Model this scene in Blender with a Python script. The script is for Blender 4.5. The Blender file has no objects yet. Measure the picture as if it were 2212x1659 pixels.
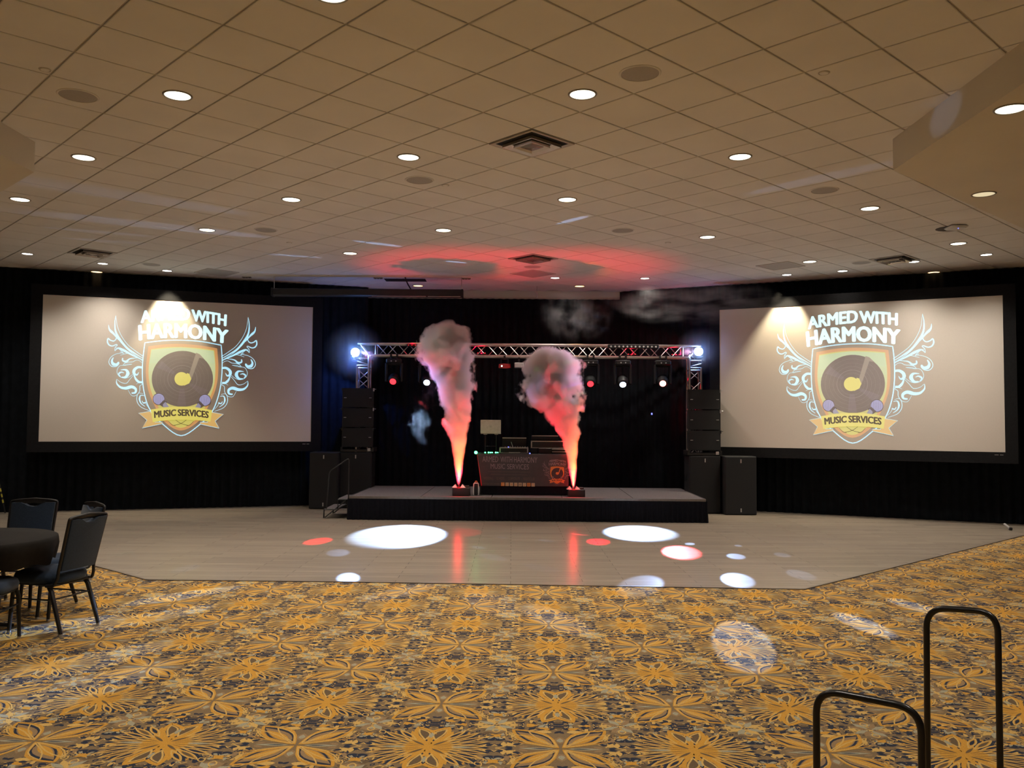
import bpy, math, random
import numpy as np
from mathutils import Vector, Matrix
R = random.Random(7)
PI = math.pi
SC = bpy.context.scene
COL = SC.collection
# ------------------------------------------------------------------ camera
H = 1.70; FPX = 1868.0; PITCH = .0441; ROLL = .0073
CEIL = H + 2.765
F0 = Vector((0, math.cos(PITCH), math.sin(PITCH)))
U0 = Vector((0, -math.sin(PITCH), math.cos(PITCH)))
R0 = Vector((1, 0, 0))
CR = R0*math.cos(ROLL) + U0*math.sin(ROLL)
CU = U0*math.cos(ROLL) - R0*math.sin(ROLL)
cd = bpy.data.cameras.new('camera'); cam = bpy.data.objects.new('camera', cd); COL.objects.link(cam)
cd.sensor_width = 36; cd.lens = FPX/2212*36; cd.clip_end = 100; cd.clip_start = .05
m = Matrix((CR, CU, -F0)).transposed().to_4x4(); m.translation = Vector((0, 0, H)); cam.matrix_world = m
SC.camera = cam

def ray(x, y):
    return F0 + CR*((x-1106)/FPX) - CU*((y-829.5)/FPX)
def onz(x, y, z=0.0):
    d = ray(x, y); t = (z-H)/d.z
    return Vector((d.x*t, d.y*t, z))
def ony(x, y, Y):
    d = ray(x, y); t = Y/d.y
    return Vector((d.x*t, Y, H+d.z*t))
# ------------------------------------------------------------------ world, colour management
w = bpy.data.worlds.new('world'); SC.world = w; w.use_nodes = True
w.node_tree.nodes['Background'].inputs[0].default_value = (1, .8, .6, 1)
w.node_tree.nodes['Background'].inputs[1].default_value = .02
SC.view_settings.view_transform = 'Standard'; SC.view_settings.look = 'None'
SC.view_settings.gamma = 1; SC.view_settings.use_curve_mapping = False
SC.view_settings.exposure = 0.0
cy = SC.cycles
cy.max_bounces = 4; cy.diffuse_bounces = 3; cy.glossy_bounces = 2; cy.volume_bounces = 3; cy.transparent_max_bounces = 8
cy.sample_clamp_indirect = 4; cy.caustics_reflective = False; cy.caustics_refractive = False
cy.volume_max_steps = 96; cy.use_adaptive_sampling = True; cy.adaptive_threshold = .05; cy.light_sampling_threshold = .02
WARM = (1.0, .91, .80)
DOWN_W = 212.0      # power of one ceiling downlight
BEAMS = True
# ------------------------------------------------------------------ helpers
def lamp_spot(name, loc, target, power, color, half_deg, blend=.15, radius=.03, parent=None):
    d = bpy.data.lights.new(name, 'SPOT'); d.energy = power; d.color = color
    d.spot_size = math.radians(2*half_deg); d.spot_blend = blend; d.shadow_soft_size = radius
    o = bpy.data.objects.new(name, d); COL.objects.link(o)
    v = Vector(target)-Vector(loc)
    o.rotation_euler = v.to_track_quat('-Z', 'Y').to_euler()
    if parent is not None:
        o.parent = parent; o.location = parent.matrix_basis.inverted() @ Vector(loc)
        q = parent.rotation_euler.to_quaternion().inverted() @ v
        o.rotation_euler = q.to_track_quat('-Z', 'Y').to_euler()
    else: o.location = loc
    return o

class MB:
    def __init__(s): s.v = []; s.f = []; s.m = []; s.mi = 0
    def add(s, vs, fs):
        b = len(s.v); s.v += [tuple(v) for v in vs]
        for f in fs: s.f.append([b+i for i in f]); s.m.append(s.mi)
        return s
    def box(s, x0, x1, y0, y1, z0, z1, rot=0, c=(0, 0)):
        vs = [(x, y, z) for z in (z0, z1) for y in (y0, y1) for x in (x0, x1)]
        if rot:
            cc, ss = math.cos(rot), math.sin(rot)
            vs = [((x-c[0])*cc-(y-c[1])*ss+c[0], (x-c[0])*ss+(y-c[1])*cc+c[1], z) for x, y, z in vs]
        return s.add(vs, [(0, 2, 3, 1), (4, 5, 7, 6), (0, 1, 5, 4), (2, 6, 7, 3), (0, 4, 6, 2), (1, 3, 7, 5)])
    def bbox(s, x0, x1, y0, y1, z0, z1, b=.01):
        """box with chamfered vertical edges and top/bottom rims"""
        def ring(i, z): return [(x0+i+b, y0+i, z), (x1-i-b, y0+i, z), (x1-i, y0+i+b, z), (x1-i, y1-i-b, z), (x1-i-b, y1-i, z), (x0+i+b, y1-i, z), (x0+i, y1-i-b, z), (x0+i, y0+i+b, z)]
        return s.loft([ring(b, z0), ring(0, z0+b), ring(0, z1-b), ring(b, z1)])
    def loft(s, rings, cap=True, closed=True):
        n = len(rings[0]); vs = [v for r in rings for v in r]; fs = []
        for k in range(len(rings)-1):
            for i in range(n if closed else n-1):
                j = (i+1) % n; fs.append((k*n+i, k*n+j, (k+1)*n+j, (k+1)*n+i))
        if cap: fs.append(tuple(range(n-1, -1, -1))); fs.append(tuple((len(rings)-1)*n+i for i in range(n)))
        return s.add(vs, fs)
    def lathe(s, prof, n=20, c=(0, 0, 0), cap=True):
        return s.loft([[(c[0]+r*math.cos(2*PI*i/n), c[1]+r*math.sin(2*PI*i/n), c[2]+z) for i in range(n)] for r, z in prof], cap)
    def tube(s, pts, r, n=8, closed=False, flat=None):
        pts = [Vector(p) for p in pts]; rr = r if isinstance(r, (list, tuple)) else [r]*len(pts)
        rings = []; up = None
        for i, p in enumerate(pts):
            if closed: t = pts[(i+1) % len(pts)]-pts[i-1]
            else: t = pts[min(i+1, len(pts)-1)]-pts[max(i-1, 0)]
            t.normalize()
            if up is None: up = Vector((0, 0, 1)) if abs(t.z) < .9 else Vector((1, 0, 0))
            a = t.cross(up)
            if a.length < 1e-5: a = t.orthogonal()
            a.normalize(); b = a.cross(t).normalized(); up = b
            q = flat or 1
            rings.append([tuple(p+a*rr[i]*math.cos(2*PI*k/n)+b*rr[i]*q*math.sin(2*PI*k/n)) for k in range(n)])
        if closed: rings.append(rings[0]); return s.loft(rings, False)
        return s.loft(rings, True)
    def cyl(s, a, b, r, n=12): return s.tube([a, b], r, n)
    def sphere(s, c, r, n=12, sz=1.0):
        prof = [(r*math.sin(PI*k/8), -r*sz*math.cos(PI*k/8)) for k in range(1, 8)]
        return s.lathe(prof, n, c)
    def build(s, name, mat, parent=None, smooth=True, ang=35):
        me = bpy.data.meshes.new(name); me.from_pydata(s.v, [], s.f)
        ms = mat if isinstance(mat, (list, tuple)) else [mat]
        for q in ms: me.materials.append(q)
        if len(ms) > 1: me.polygons.foreach_set('material_index', s.m)
        me.update()
        if smooth: me.shade_smooth(); me.set_sharp_from_angle(angle=math.radians(ang))
        o = bpy.data.objects.new(name, me); COL.objects.link(o)
        if parent is not None: o.parent = parent
        return o

def tag(o, label=None, cat=None, group=None, kind=None):
    if label: o['label'] = label
    if cat: o['category'] = cat
    if group: o['group'] = group
    if kind: o['kind'] = kind
    return o
def thing(name, label, cat, loc=(0, 0, 0), rotz=0, group=None):
    o = bpy.data.objects.new(name, None); COL.objects.link(o); o.location = loc; o.rotation_euler = (0, 0, rotz)
    o.empty_display_size = .1
    return tag(o, label, cat, group)
def copy_tree(o, parent=None):
    c = o.copy(); COL.objects.link(c)
    if parent is not None: c.parent = parent
    for ch in list(o.children): copy_tree(ch, c)
    return c

def arc_path(pts, r, n=5):
    """polyline with rounded corners"""
    P = [Vector(p) for p in pts]; out = [P[0]]
    for i in range(1, len(P)-1):
        a = (P[i-1]-P[i]); b = (P[i+1]-P[i]); rr = min(r, a.length*.49, b.length*.49)
        a = P[i]+a.normalized()*rr; b = P[i]+b.normalized()*rr
        for k in range(n+1):
            t = k/n; out.append(a*(1-t)**2+P[i]*2*t*(1-t)+b*t*t)
    out.append(P[-1]); return out

# ------------------------------------------------------------------ materials
MATS = {}
def mat(name, col, rough=.6, metal=0, spec=.5, emit=None, es=0, noise=0, nscale=20, bump=0, bscale=60, bdist=.002, sheen=0):
    if name in MATS: return MATS[name]
    m = bpy.data.materials.new(name); m.use_nodes = True; nt = m.node_tree; p = nt.nodes['Principled BSDF']
    p.inputs['Base Color'].default_value = (*col, 1); p.inputs['Roughness'].default_value = rough
    p.inputs['Metallic'].default_value = metal; p.inputs['Specular IOR Level'].default_value = spec
    if sheen: p.inputs['Sheen Weight'].default_value = sheen
    if emit: p.inputs['Emission Color'].default_value = (*emit, 1); p.inputs['Emission Strength'].default_value = es
    tc = nt.nodes.new('ShaderNodeTexCoord')
    if noise:
        n = nt.nodes.new('ShaderNodeTexNoise'); n.inputs['Scale'].default_value = nscale; n.inputs['Detail'].default_value = 4
        nt.links.new(tc.outputs['Object'], n.inputs['Vector'])
        mr = nt.nodes.new('ShaderNodeMapRange'); mr.inputs[1].default_value = .3; mr.inputs[2].default_value = .7
        mr.inputs[3].default_value = 1-noise; mr.inputs[4].default_value = 1+noise
        nt.links.new(n.outputs['Fac'], mr.inputs[0])
        vm = nt.nodes.new('ShaderNodeVectorMath'); vm.operation = 'SCALE'; vm.inputs[0].default_value = col
        nt.links.new(mr.outputs[0], vm.inputs['Scale']); nt.links.new(vm.outputs[0], p.inputs['Base Color'])
    if bump:
        n = nt.nodes.new('ShaderNodeTexNoise'); n.inputs['Scale'].default_value = bscale; n.inputs['Detail'].default_value = 3
        nt.links.new(tc.outputs['Object'], n.inputs['Vector'])
        b = nt.nodes.new('ShaderNodeBump'); b.inputs['Strength'].default_value = bump; b.inputs['Distance'].default_value = bdist
        nt.links.new(n.outputs['Fac'], b.inputs['Height']); nt.links.new(b.outputs['Normal'], p.inputs['Normal'])
    MATS[name] = m; return m
def emis(name, col, s):
    return mat(name, (.02, .02, .02), .5, emit=col, es=s)

M_tile = mat('ceiling tile', (.80, .79, .77), .95, spec=.1, noise=.04, nscale=1.2, bump=.3, bscale=300)
M_tbar = mat('ceiling grid bar', (.56, .53, .49), .6, noise=.05, nscale=3)
M_dry = mat('painted drywall', (.74, .70, .61), .9, spec=.1, noise=.03, nscale=1.5)
M_wall = mat('beige wall paint', (.55, .49, .40), .9, spec=.2, noise=.04, nscale=1)
M_drape = mat('black velour', (.009, .011, .014), .95, spec=.06, noise=.2, nscale=8)
M_border = mat('black felt border', (.011, .011, .012), .9, spec=.15, noise=.15, nscale=30)
M_screen = mat('matte projection fabric', (.66, .60, .53), .85, spec=.15, noise=.015, nscale=60)
M_alu = mat('truss aluminium', (.62, .58, .55), .32, metal=1, noise=.08, nscale=12)
M_black = mat('black plastic', (.007, .007, .008), .45, noise=.15, nscale=25)
M_blackm = mat('black powder coat', (.012, .011, .011), .4, spec=.5, noise=.2, nscale=30)
M_grille = mat('speaker grille', (.005, .005, .006), .85, noise=.3, nscale=200, bump=.6, bscale=400)
M_cab = mat('speaker cabinet paint', (.0035, .0035, .004), .65, noise=.2, nscale=60, bump=.4, bscale=250)
M_badge = mat('silver badge', (.5, .5, .5), .35, metal=.6, noise=.05)
M_deck = mat('stage deck carpet', (.14, .125, .125), .95, spec=.1, noise=.2, nscale=40, bump=.4, bscale=300)
M_skirt = mat('stage skirt cloth', (.007, .007, .010), .95, spec=.08, noise=.2, nscale=20)
M_edge = mat('deck edge aluminium', (.3, .28, .27), .4, metal=1, noise=.1)
M_chairf = mat('slate blue chair fabric', (.021, .035, .062), .95, spec=.15, noise=.15, nscale=90, bump=.3, bscale=300, sheen=.2)
M_chairm = mat('bronze black chair tube', (.013, .012, .012), .4, spec=.4, noise=.2, nscale=40)
M_cloth = mat('black tablecloth', (.013, .011, .009), .85, spec=.2, noise=.15, nscale=30)
M_white = mat('white plastic', (.6, .6, .58), .45, noise=.05)
M_grey = mat('grey perforated grille', (.42, .40, .38), .8, noise=.1, nscale=200)
M_dark = mat('dark void', (.008, .008, .008), .9, noise=.1)
M_vent = mat('diffuser enamel', (.5, .46, .42), .3, spec=.6, noise=.03)
M_ring = mat('downlight trim', (.28, .25, .21), .5, noise=.05)
M_silver = mat('brushed silver', (.55, .53, .5), .35, metal=.8, noise=.08)
M_red = mat('red enamel and red light', (.3, .02, .02), .4, noise=.1)  # enamel of the laser box, and red light painted on the banner edge
M_rail = mat('black rail tube', (.008, .007, .006), .28, spec=.5, noise=.2, nscale=60, bump=.15, bscale=90)
M_lamp = emis('downlight lens', (1, .93, .72), 3.5)
M_lampdim = emis('dim downlight lens', (1, .82, .5), .75)
M_lampor = emis('orange downlight lens', (1, .6, .25), 4)
M_lampac = emis('accent lamp lens', (1, .96, .88), 9)
M_eblue = emis('blue white lens', (.55, .8, 1), 16)
M_ewhite = emis('cool white lens', (.6, .75, 1), 9)
M_ered = emis('red lens', (1, .02, .03), 4)
M_eredw = emis('hot red lens', (1, .25, .2), 9)
M_egreen = emis('green led', (.05, 1, .25), 14)
M_eblued = emis('blue led', (.1, .12, 1), 6)
M_eteal = emis('teal laser aperture', (.4, 1, .9), 8)

# wood planks
def wood():
    m = bpy.data.materials.new('grey oak planks'); m.use_nodes = True; nt = m.node_tree; p = nt.nodes['Principled BSDF']; N = nt.nodes.new; L = nt.links.new
    tc = N('ShaderNodeTexCoord')
    br = N('ShaderNodeTexBrick'); br.offset = .37; br.inputs['Scale'].default_value = 1; br.inputs['Brick Width'].default_value = 1.22
    br.inputs['Row Height'].default_value = .15; br.inputs['Mortar Size'].default_value = .0016
    br.inputs['Color1'].default_value = (.335, .275, .21, 1); br.inputs['Color2'].default_value = (.285, .235, .18, 1); br.inputs['Mortar'].default_value = (.09, .07, .05, 1)
    L(tc.outputs['Object'], br.inputs['Vector'])
    mp = N('ShaderNodeMapping'); mp.inputs['Scale'].default_value = (1.3, 26, 1); L(tc.outputs['Object'], mp.inputs[0])
    n = N('ShaderNodeTexNoise'); n.inputs['Scale'].default_value = 1; n.inputs['Detail'].default_value = 6; n.inputs['Roughness'].default_value = .65; L(mp.outputs[0], n.inputs['Vector'])
    mr = N('ShaderNodeMapRange'); mr.inputs[1].default_value = .3; mr.inputs[2].default_value = .7; mr.inputs[3].default_value = .88; mr.inputs[4].default_value = 1.14; L(n.outputs['Fac'], mr.inputs[0])
    vm = N('ShaderNodeVectorMath'); vm.operation = 'SCALE'; L(br.outputs['Color'], vm.inputs[0]); L(mr.outputs[0], vm.inputs['Scale'])
    L(vm.outputs[0], p.inputs['Base Color']); p.inputs['Roughness'].default_value = .34; p.inputs['Specular IOR Level'].default_value = .6
    mr2 = N('ShaderNodeMapRange'); mr2.inputs[3].default_value = .21; mr2.inputs[4].default_value = .29; L(n.outputs['Fac'], mr2.inputs[0]); L(mr2.outputs[0], p.inputs['Roughness'])
    return m
M_wood = wood()
# ------------------------------------------------------------------ room shell
YAW = .0269
DX = Vector((math.cos(YAW), -math.sin(YAW), 0)); DN = Vector((math.sin(YAW), math.cos(YAW), 0))
S2 = .6096*math.sqrt(2); OX, OY = .122, 6.32
def lat(a, n, z=CEIL): return Vector((OX, OY, 0))+DX*(a*S2)+DN*(n*S2)+Vector((0, 0, z))
def snap(p):
    """nearest ceiling cell centre: (int, half) or (half, int) in lattice units"""
    d = Vector((p.x-OX, p.y-OY, 0)); a = d.dot(DX)/S2; n = d.dot(DN)/S2
    c1 = (round(a), math.floor(n)+.5); c2 = (math.floor(a)+.5, round(n))
    q = min((c1, c2), key=lambda c: (c[0]-a)**2+(c[1]-n)**2)
    return lat(*q), math.hypot(q[0]-a, q[1]-n)*S2
# wall lines (angled drape walls left and right of the stage, flat one behind it)
LW = (Vector((-13, 14.45, 0)), Vector((-3.1, 17.72, 0)))
BW = (Vector((-3.1, 18.12, 0)), Vector((2.25, 18.10, 0)))
RW = (Vector((2.25, 18.10, 0)), Vector((13, 12.94, 0)))
def wallslab(name, a, b, z0, z1, m, t=.12):
    d = (b-a).normalized(); n = Vector((-d.y, d.x, 0)); mb = MB()
    q = [a, b, b+n*t, a+n*t]
    mb.loft([[(v.x, v.y, z0) for v in q], [(v.x, v.y, z1) for v in q]])
    return tag(mb.build(name, m, smooth=False), kind='structure')
off = .14
def shift(a, b, s):
    d = (b-a).normalized(); n = Vector((-d.y, d.x, 0)); return a+n*s, b+n*s
a, b = shift(*LW, off); wallslab('wall_front_left', a, b, 0, CEIL+.1, M_wall)
wallslab('wall_front', Vector((-3.25, 18.28, 0)), Vector((2.5, 18.28, 0)), 0, CEIL+.1, M_wall)
a, b = shift(*RW, off); wallslab('wall_front_right', a, b, 0, CEIL+.1, M_wall)
wallslab('wall_left', Vector((-13, -7, 0)), Vector((-13, 14.6, 0)), 0, CEIL+.1, M_wall)
wallslab('wall_right', Vector((13, 13.1, 0)), Vector((13, -7, 0)), 0, CEIL+.1, M_wall)
wallslab('wall_rear', Vector((13, -7, 0)), Vector((-13, -7, 0)), 0, CEIL+.1, M_wall)

# ceiling: one slab with grid bars and every lay-in tile dropped a little below the bars
c = MB(); c.mi = 0; c.box(-13.2, 13.2, -7.2, 18.5, CEIL+.012, CEIL+.1)
c.mi = 1
hw = .6096/2-.0085
e1 = (DX+DN).normalized(); e2 = (DX-DN).normalized()
for i in range(-60, 61):
    for j in range(-60, 61):
        # cell centres in units of the tile side along e1, e2; lattice vertex (0,0) at OX,OY
        p = Vector((OX, OY, 0))+e1*((i+.5)*.6096)+e2*((j+.5)*.6096)
        if not (-12.8 < p.x < 12.8 and -6.8 < p.y < 18.3): continue
        rr = []
        for z, s in ((CEIL+.012, hw), (CEIL+.003, hw), (CEIL, hw-.005)):
            rr.append([tuple(p+e1*(u*s)+e2*(v*s)+Vector((0, 0, z))) for u, v in ((-1, -1), (1, -1), (1, 1), (-1, 1))])
        b0 = len(c.v); c.v += [v for r in rr for v in r]
        for k in (0, 1):
            for q in range(4):
                c.f.append([b0+k*4+q, b0+k*4+(q+1) % 4, b0+(k+1)*4+(q+1) % 4, b0+(k+1)*4+q]); c.m.append(1)
        c.f.append([b0+8, b0+9, b0+10, b0+11]); c.m.append(1)
tag(c.build('ceiling', [M_tbar, M_tile], smooth=False), kind='structure')
# dropped drywall soffits left and right
SZ = H+2.46
def soffit(name, pts):
    mb = MB(); mb.loft([[(x, y, SZ) for x, y in pts], [(x, y, CEIL+.011) for x, y in pts]])
    return tag(mb.build(name, M_dry, smooth=False), kind='structure')
soffit('trim_1', [(3.60, -6.9), (12.95, -6.9), (12.95, 16.9-.05-2.9), (12.0, 13.0), (10.2, 14.15), (3.67, 8.26)])
soffit('trim_2', [(-4.74, -6.9), (-4.79, 8.54), (-10.6, 14.2), (-12.95, 13.9), (-12.95, -6.9)])
# bulkhead strip above the centre drape
mb = MB(); mb.box(-3.1, 2.4, 18.16, 18.27, CEIL-.20, CEIL+.01); tag(mb.build('trim_3', M_dry, smooth=False), kind='structure')

# drapes
def drape(name, a, b, z0, z1, label, extra=None, amp=.035, per=.16):
    L = (b-a).length; d = (b-a)/L; n = Vector((-d.y, d.x, 0)); k = int(L/per*8); mb = MB(); rows = [z1, z1-.05, (z0+z1)/2, z0+.2, z0]
    rnd = random.Random(int(L*100)); ph = 0; offs = []
    for i in range(k+1):
        ph += 2*PI/8*(.75+.5*rnd.random()); offs.append(amp*math.sin(ph)*(.5+.5*abs(math.sin(i*.013)+math.cos(i*.041))/1.4))
    rings = []
    for t, s in ((-.002, 0), (.002, 1)):
        for z in (rows if s == 0 else rows[::-1]):
            rings.append([tuple(a+d*(L*i/k)+n*(offs[i]*(1 if z < z1-.02 else .8)+t)+Vector((0, 0, z))) for i in range(k+1)])
    mb.loft(rings+[rings[0]], cap=False, closed=False)
    return tag(mb.build(name, M_drape, ang=80), label, 'curtain', 'black velour drapes along the front walls')
drape('stage_drape', LW[0]+Vector((.1, .04, 0)), LW[1]+Vector((.12, .04, 0)), .01, CEIL-.012, 'black pleated floor-length drape hanging behind the left projection screen')
drape('stage_drape', BW[0]-Vector((.1, 0, 0)), BW[1]+Vector((.1, 0, 0)), .01, CEIL-.175, 'black pleated backdrop drape hanging straight behind the truss and stage')
drape('stage_drape', RW[0]+Vector((-.0, .0, 0)), RW[1]-Vector((.1, -.05, 0)), .01, CEIL-.012, 'black pleated floor-length drape hanging behind the right projection screen')
# return between left drape and backdrop
# ------------------------------------------------------------------ floor
COLS = {'bg': (.205, .140, .075), 'br': (.135, .092, .052), 'gold': (.54, .275, .046), 'lt': (.57, .36, .11), 'navy': (.030, .035, .052), 'gry': (.34, .31, .21), 'tan': (.28, .18, .09)}
M_cp = {k: mat('carpet '+k, v, .97, spec=.08, noise=.16, nscale=140) for k, v in COLS.items()}
CK = list(COLS)
A = .693; CX, CY = -.425, 4.60
cdx = Vector((math.cos(.02), -math.sin(.02))); cdn = Vector((math.sin(.02), math.cos(.02)))
shapes = []   # (points, colour, layer)
def leaf(cx, cy, ang, r0, r1, wd, col, lay, sk=0.0, n=7):
    ca, sa = math.cos(ang), math.sin(ang); up = []; dn = []
    for k in range(n+1):
        t = k/n; r = r0+(r1-r0)*t; wv = wd*math.sin(PI*t**.8)*.5; bend = sk*math.sin(PI*t)
        up.append((r, bend+wv)); dn.append((r, bend-wv))
    pts = up+dn[-2:0:-1]
    shapes.append(([(cx+x*ca-y*sa, cy+x*sa+y*ca) for x, y in pts], col, lay))
def stroke(pts, wd, col, lay, closed=False):
    n = len(pts)
    L_, R_ = [], []
    for i in range(n):
        if closed: a0, b0 = pts[i-1], pts[(i+1) % n]
        else: a0, b0 = pts[max(i-1, 0)], pts[min(i+1, n-1)]
        dx, dy = b0[0]-a0[0], b0[1]-a0[1]; l = math.hypot(dx, dy) or 1
        L_.append((pts[i][0]-dy/l*wd/2, pts[i][1]+dx/l*wd/2)); R_.append((pts[i][0]+dy/l*wd/2, pts[i][1]-dx/l*wd/2))
    for i in range(n if closed else n-1):
        j = (i+1) % n; shapes.append(([L_[i], L_[j], R_[j], R_[i]], col, lay))
def loop(cx, cy, ang, r0, r1, wd, th, col, lay, fill=None, sk=0):
    if fill: leaf(cx, cy, ang, r0+.01, r1-.005, wd*.9, fill, lay, sk)
    ca, sa = math.cos(ang), math.sin(ang); pts = []
    for k in range(16):
        t = 2*PI*k/16; r = (r0+r1)/2-(r1-r0)/2*math.cos(t); u = (r-r0)/(r1-r0)
        y = math.copysign(1, math.sin(t))*wd/2*math.sin(PI*max(0, min(1, u))**1.15)+sk*math.sin(PI*u)
        pts.append((cx+r*ca-y*sa, cy+r*sa+y*ca))
    stroke(pts, th, col, lay+1, True)
D = math.radians
def solid(cx, cy):
    for qx in (1, -1):
        for qy in (1, -1):
            def a_(deg): return math.atan2(math.sin(D(deg))*qy, math.cos(D(deg))*qx)
            s = qx*qy
            for deg, r1, wd in ((4, .31, .040), (15, .325, .048), (27, .33, .050), (40, .335, .055), (53, .30, .052)):
                leaf(cx, cy, a_(deg-3), .05, r1+.012, wd+.035, 'navy', 1, .004*s)
                leaf(cx, cy, a_(deg), .0, r1, wd, 'gold', 2)
                loop(cx, cy, a_(deg), .12, r1-.005, wd*.72, .008, 'lt', 4)
                leaf(cx, cy, a_(deg), .17, r1-.03, wd*.40, 'navy' if deg % 2 else 'br', 4)
                leaf(cx, cy, a_(deg+6), .12, r1-.04, .016, 'navy', 3)
            leaf(cx, cy, a_(82), .05, .30, .085, 'navy', 1)
            loop(cx, cy, a_(74), .05, .30, .10, .024, 'gold', 5, 'navy', sk=.018*s)
            loop(cx, cy, a_(74), .10, .27, .055, .010, 'lt', 6, 'br', sk=.016*s)
            leaf(cx, cy, a_(64), .02, .26, .075, 'gold', 3, -.015*s)
            leaf(cx, cy, a_(45), .03, .14, .018, 'br', 6)
            leaf(cx, cy, a_(10), .04, .18, .004, 'br', 6); leaf(cx, cy, a_(24), .04, .18, .004, 'br', 6)
    for s in (1, -1):
        leaf(cx, cy, D(90*s), .12, .23, .045, 'navy', 6); leaf(cx, cy, D(90*s), .13, .21, .03, 'gry', 7)
        leaf(cx, cy, D(0 if s > 0 else 180), .12, .25, .024, 'gry', 7)
    pl = [(cx+.1*math.cos(t*PI/6), cy+.085*math.sin(t*PI/6)) for t in range(12)]; shapes.append((pl, 'gold', 3))
def openm(cx, cy):
    for qx in (1, -1):
        for qy in (1, -1):
            def a_(deg): return math.atan2(math.sin(D(deg))*qy, math.cos(D(deg))*qx)
            s = qx*qy
            loop(cx, cy, a_(47), .02, .37, .15, .018, 'gold', 3, 'navy', sk=.01*s)
            leaf(cx, cy, a_(46), .06, .34, .095, 'tan', 4, .008*s)
            leaf(cx, cy, a_(44), .08, .30, .06, 'gold', 5, .004*s)
            loop(cx, cy, a_(38), .03, .35, .07, .009, 'lt', 6, None, sk=-.012*s)
            loop(cx, cy, a_(56), .03, .30, .06, .008, 'lt', 6, None, sk=.012*s)
            leaf(cx, cy, a_(25), .03, .27, .03, 'navy', 1); leaf(cx, cy, a_(22), .02, .30, .014, 'gold', 2)
            leaf(cx+.30*qx, cy+.03*qy, D(90*qy), 0, .06, .03, 'lt', 2); leaf(cx+.25*qx, cy+.03*qy, a_(60), 0, .06, .035, 'lt', 2)
            leaf(cx+.04*qx, cy+.24*qy, a_(10), 0, .09, .05, 'lt', 2); leaf(cx+.05*qx, cy+.28*qy, a_(25), 0, .07, .04, 'gold', 2)
    for s in (1, -1):
        leaf(cx, cy, D(90*s), .07, .17, .07, 'tan', 2); leaf(cx, cy, D(90*s), .09, .15, .035, 'gry', 3)
        leaf(cx, cy, D(0 if s > 0 else 180), .04, .22, .03, 'gry', 2); leaf(cx, cy, D(0 if s > 0 else 180), .06, .16, .012, 'navy', 3)
def corner(cx, cy, k):
    for d in range(4):
        a0 = D(45+90*d)
        leaf(cx, cy, a0-.25, .015, .12, .04, 'gry' if k else 'lt', 2); leaf(cx, cy, a0+.25, .015, .12, .035, 'tan' if k else 'gry', 3)
        if k:
            leaf(cx+.13*math.cos(a0), cy+.13*math.sin(a0), a0-D(45), 0, .10, .05, 'navy', 2)
        loop(cx, cy, D(90*d), .05, .12, .04, .008, 'lt', 3)
        loop(cx, cy, D(90*d)+.5, .12, .18, .035, .007, 'lt', 3)
rn = random.Random(3)
base = []
for t in range(150):
    x, y = rn.uniform(0, A/2), rn.uniform(0, A/2)
    base.append((x, y, rn.uniform(0, PI), rn.random(), rn.choice(['lt', 'navy', 'navy', 'br', 'gold', 'bg', 'br', 'gry', 'navy', 'lt', 'tan']), rn.uniform(.03, .085), rn.random()))
cells = [(0, 0, 1), (1, 0, 0), (0, 1, 0), (1, 1, 1)]
for ci, cj, so in cells:
    cx, cy = ci*A, cj*A
    (solid if so else openm)(cx, cy)
    corner(cx+A/2, cy+A/2, (ci+cj) % 2)
    for (x, y, an, u, col, ln, v) in base:
        if so and math.hypot(x, y) < .27: continue
        if not so and (math.hypot(x, y) < .2 or (abs(x-y) < .1 and x+y < .5)): continue
        for qx in (1, -1):
            for qy in (1, -1):
                aa = math.atan2(math.sin(an)*qy, math.cos(an)*qx)*1.0
                if u < .55: leaf(cx+x*qx, cy+y*qy, aa, 0, ln, ln*.42, col, 1)
                elif u < .8: loop(cx+x*qx, cy+y*qy, aa, 0, ln*.9, ln*.5, .007, col if col not in ('br', 'tan') else 'navy', 0)
                else:
                    pts = [(cx+qx*(x+ln*.9*k/5*math.cos(an*.3)), cy+qy*(y+.012*math.sin(k*1.4+v*6)+ln*.5*k/5*math.sin(an*.3))) for k in range(6)]
                    stroke(pts, .008, 'lt' if v > .5 else 'navy', 1)
                    if u > .93: leaf(cx+qx*x, cy+qy*y, aa, -.02, .03, .028, 'navy', 2)
# dance floor outline
DF = [(-1.81, 9.21), (3.02, 8.98), (9.05, 14.5), (9.4, 14.75), (2.3, 18.2), (-3.2, 18.2), (-3.2, 17.8), (-10.9, 15.3), (-10.4, 15.05), (-3.85, 9.24)]
DFC = np.array([(-1.81, 9.21), (3.02, 8.98), (9.05, 14.5), (9.4, 14.75), (2.3, 18.2), (-3.2, 18.2), (-10.9, 15.3), (-3.85, 9.24)])
def indf(x, y, pad=0):
    ins = False; n = len(DFC)
    for i in range(n):
        x0, y0 = DFC[i]; x1, y1 = DFC[(i+1) % n]
        if (y0 > y) != (y1 > y) and x < (x1-x0)*(y-y0)/(y1-y0)+x0: ins = not ins
    return ins
V = []; FL = []; FS = []; FM = []; 
tv = []; tf = []; tm = []; nb = 0
LZ = .00016
for pts, col, lay in shapes:
    zj = (lay+1+R.random()*.8)*LZ; tv += [(p[0], p[1], zj) for p in pts]; tf.append((nb, len(pts))); tm.append(CK.index(col)); nb += len(pts)
tv = np.array(tv); lens = np.array([t[1] for t in tf]); tm = np.array(tm)
reps = []
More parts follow.
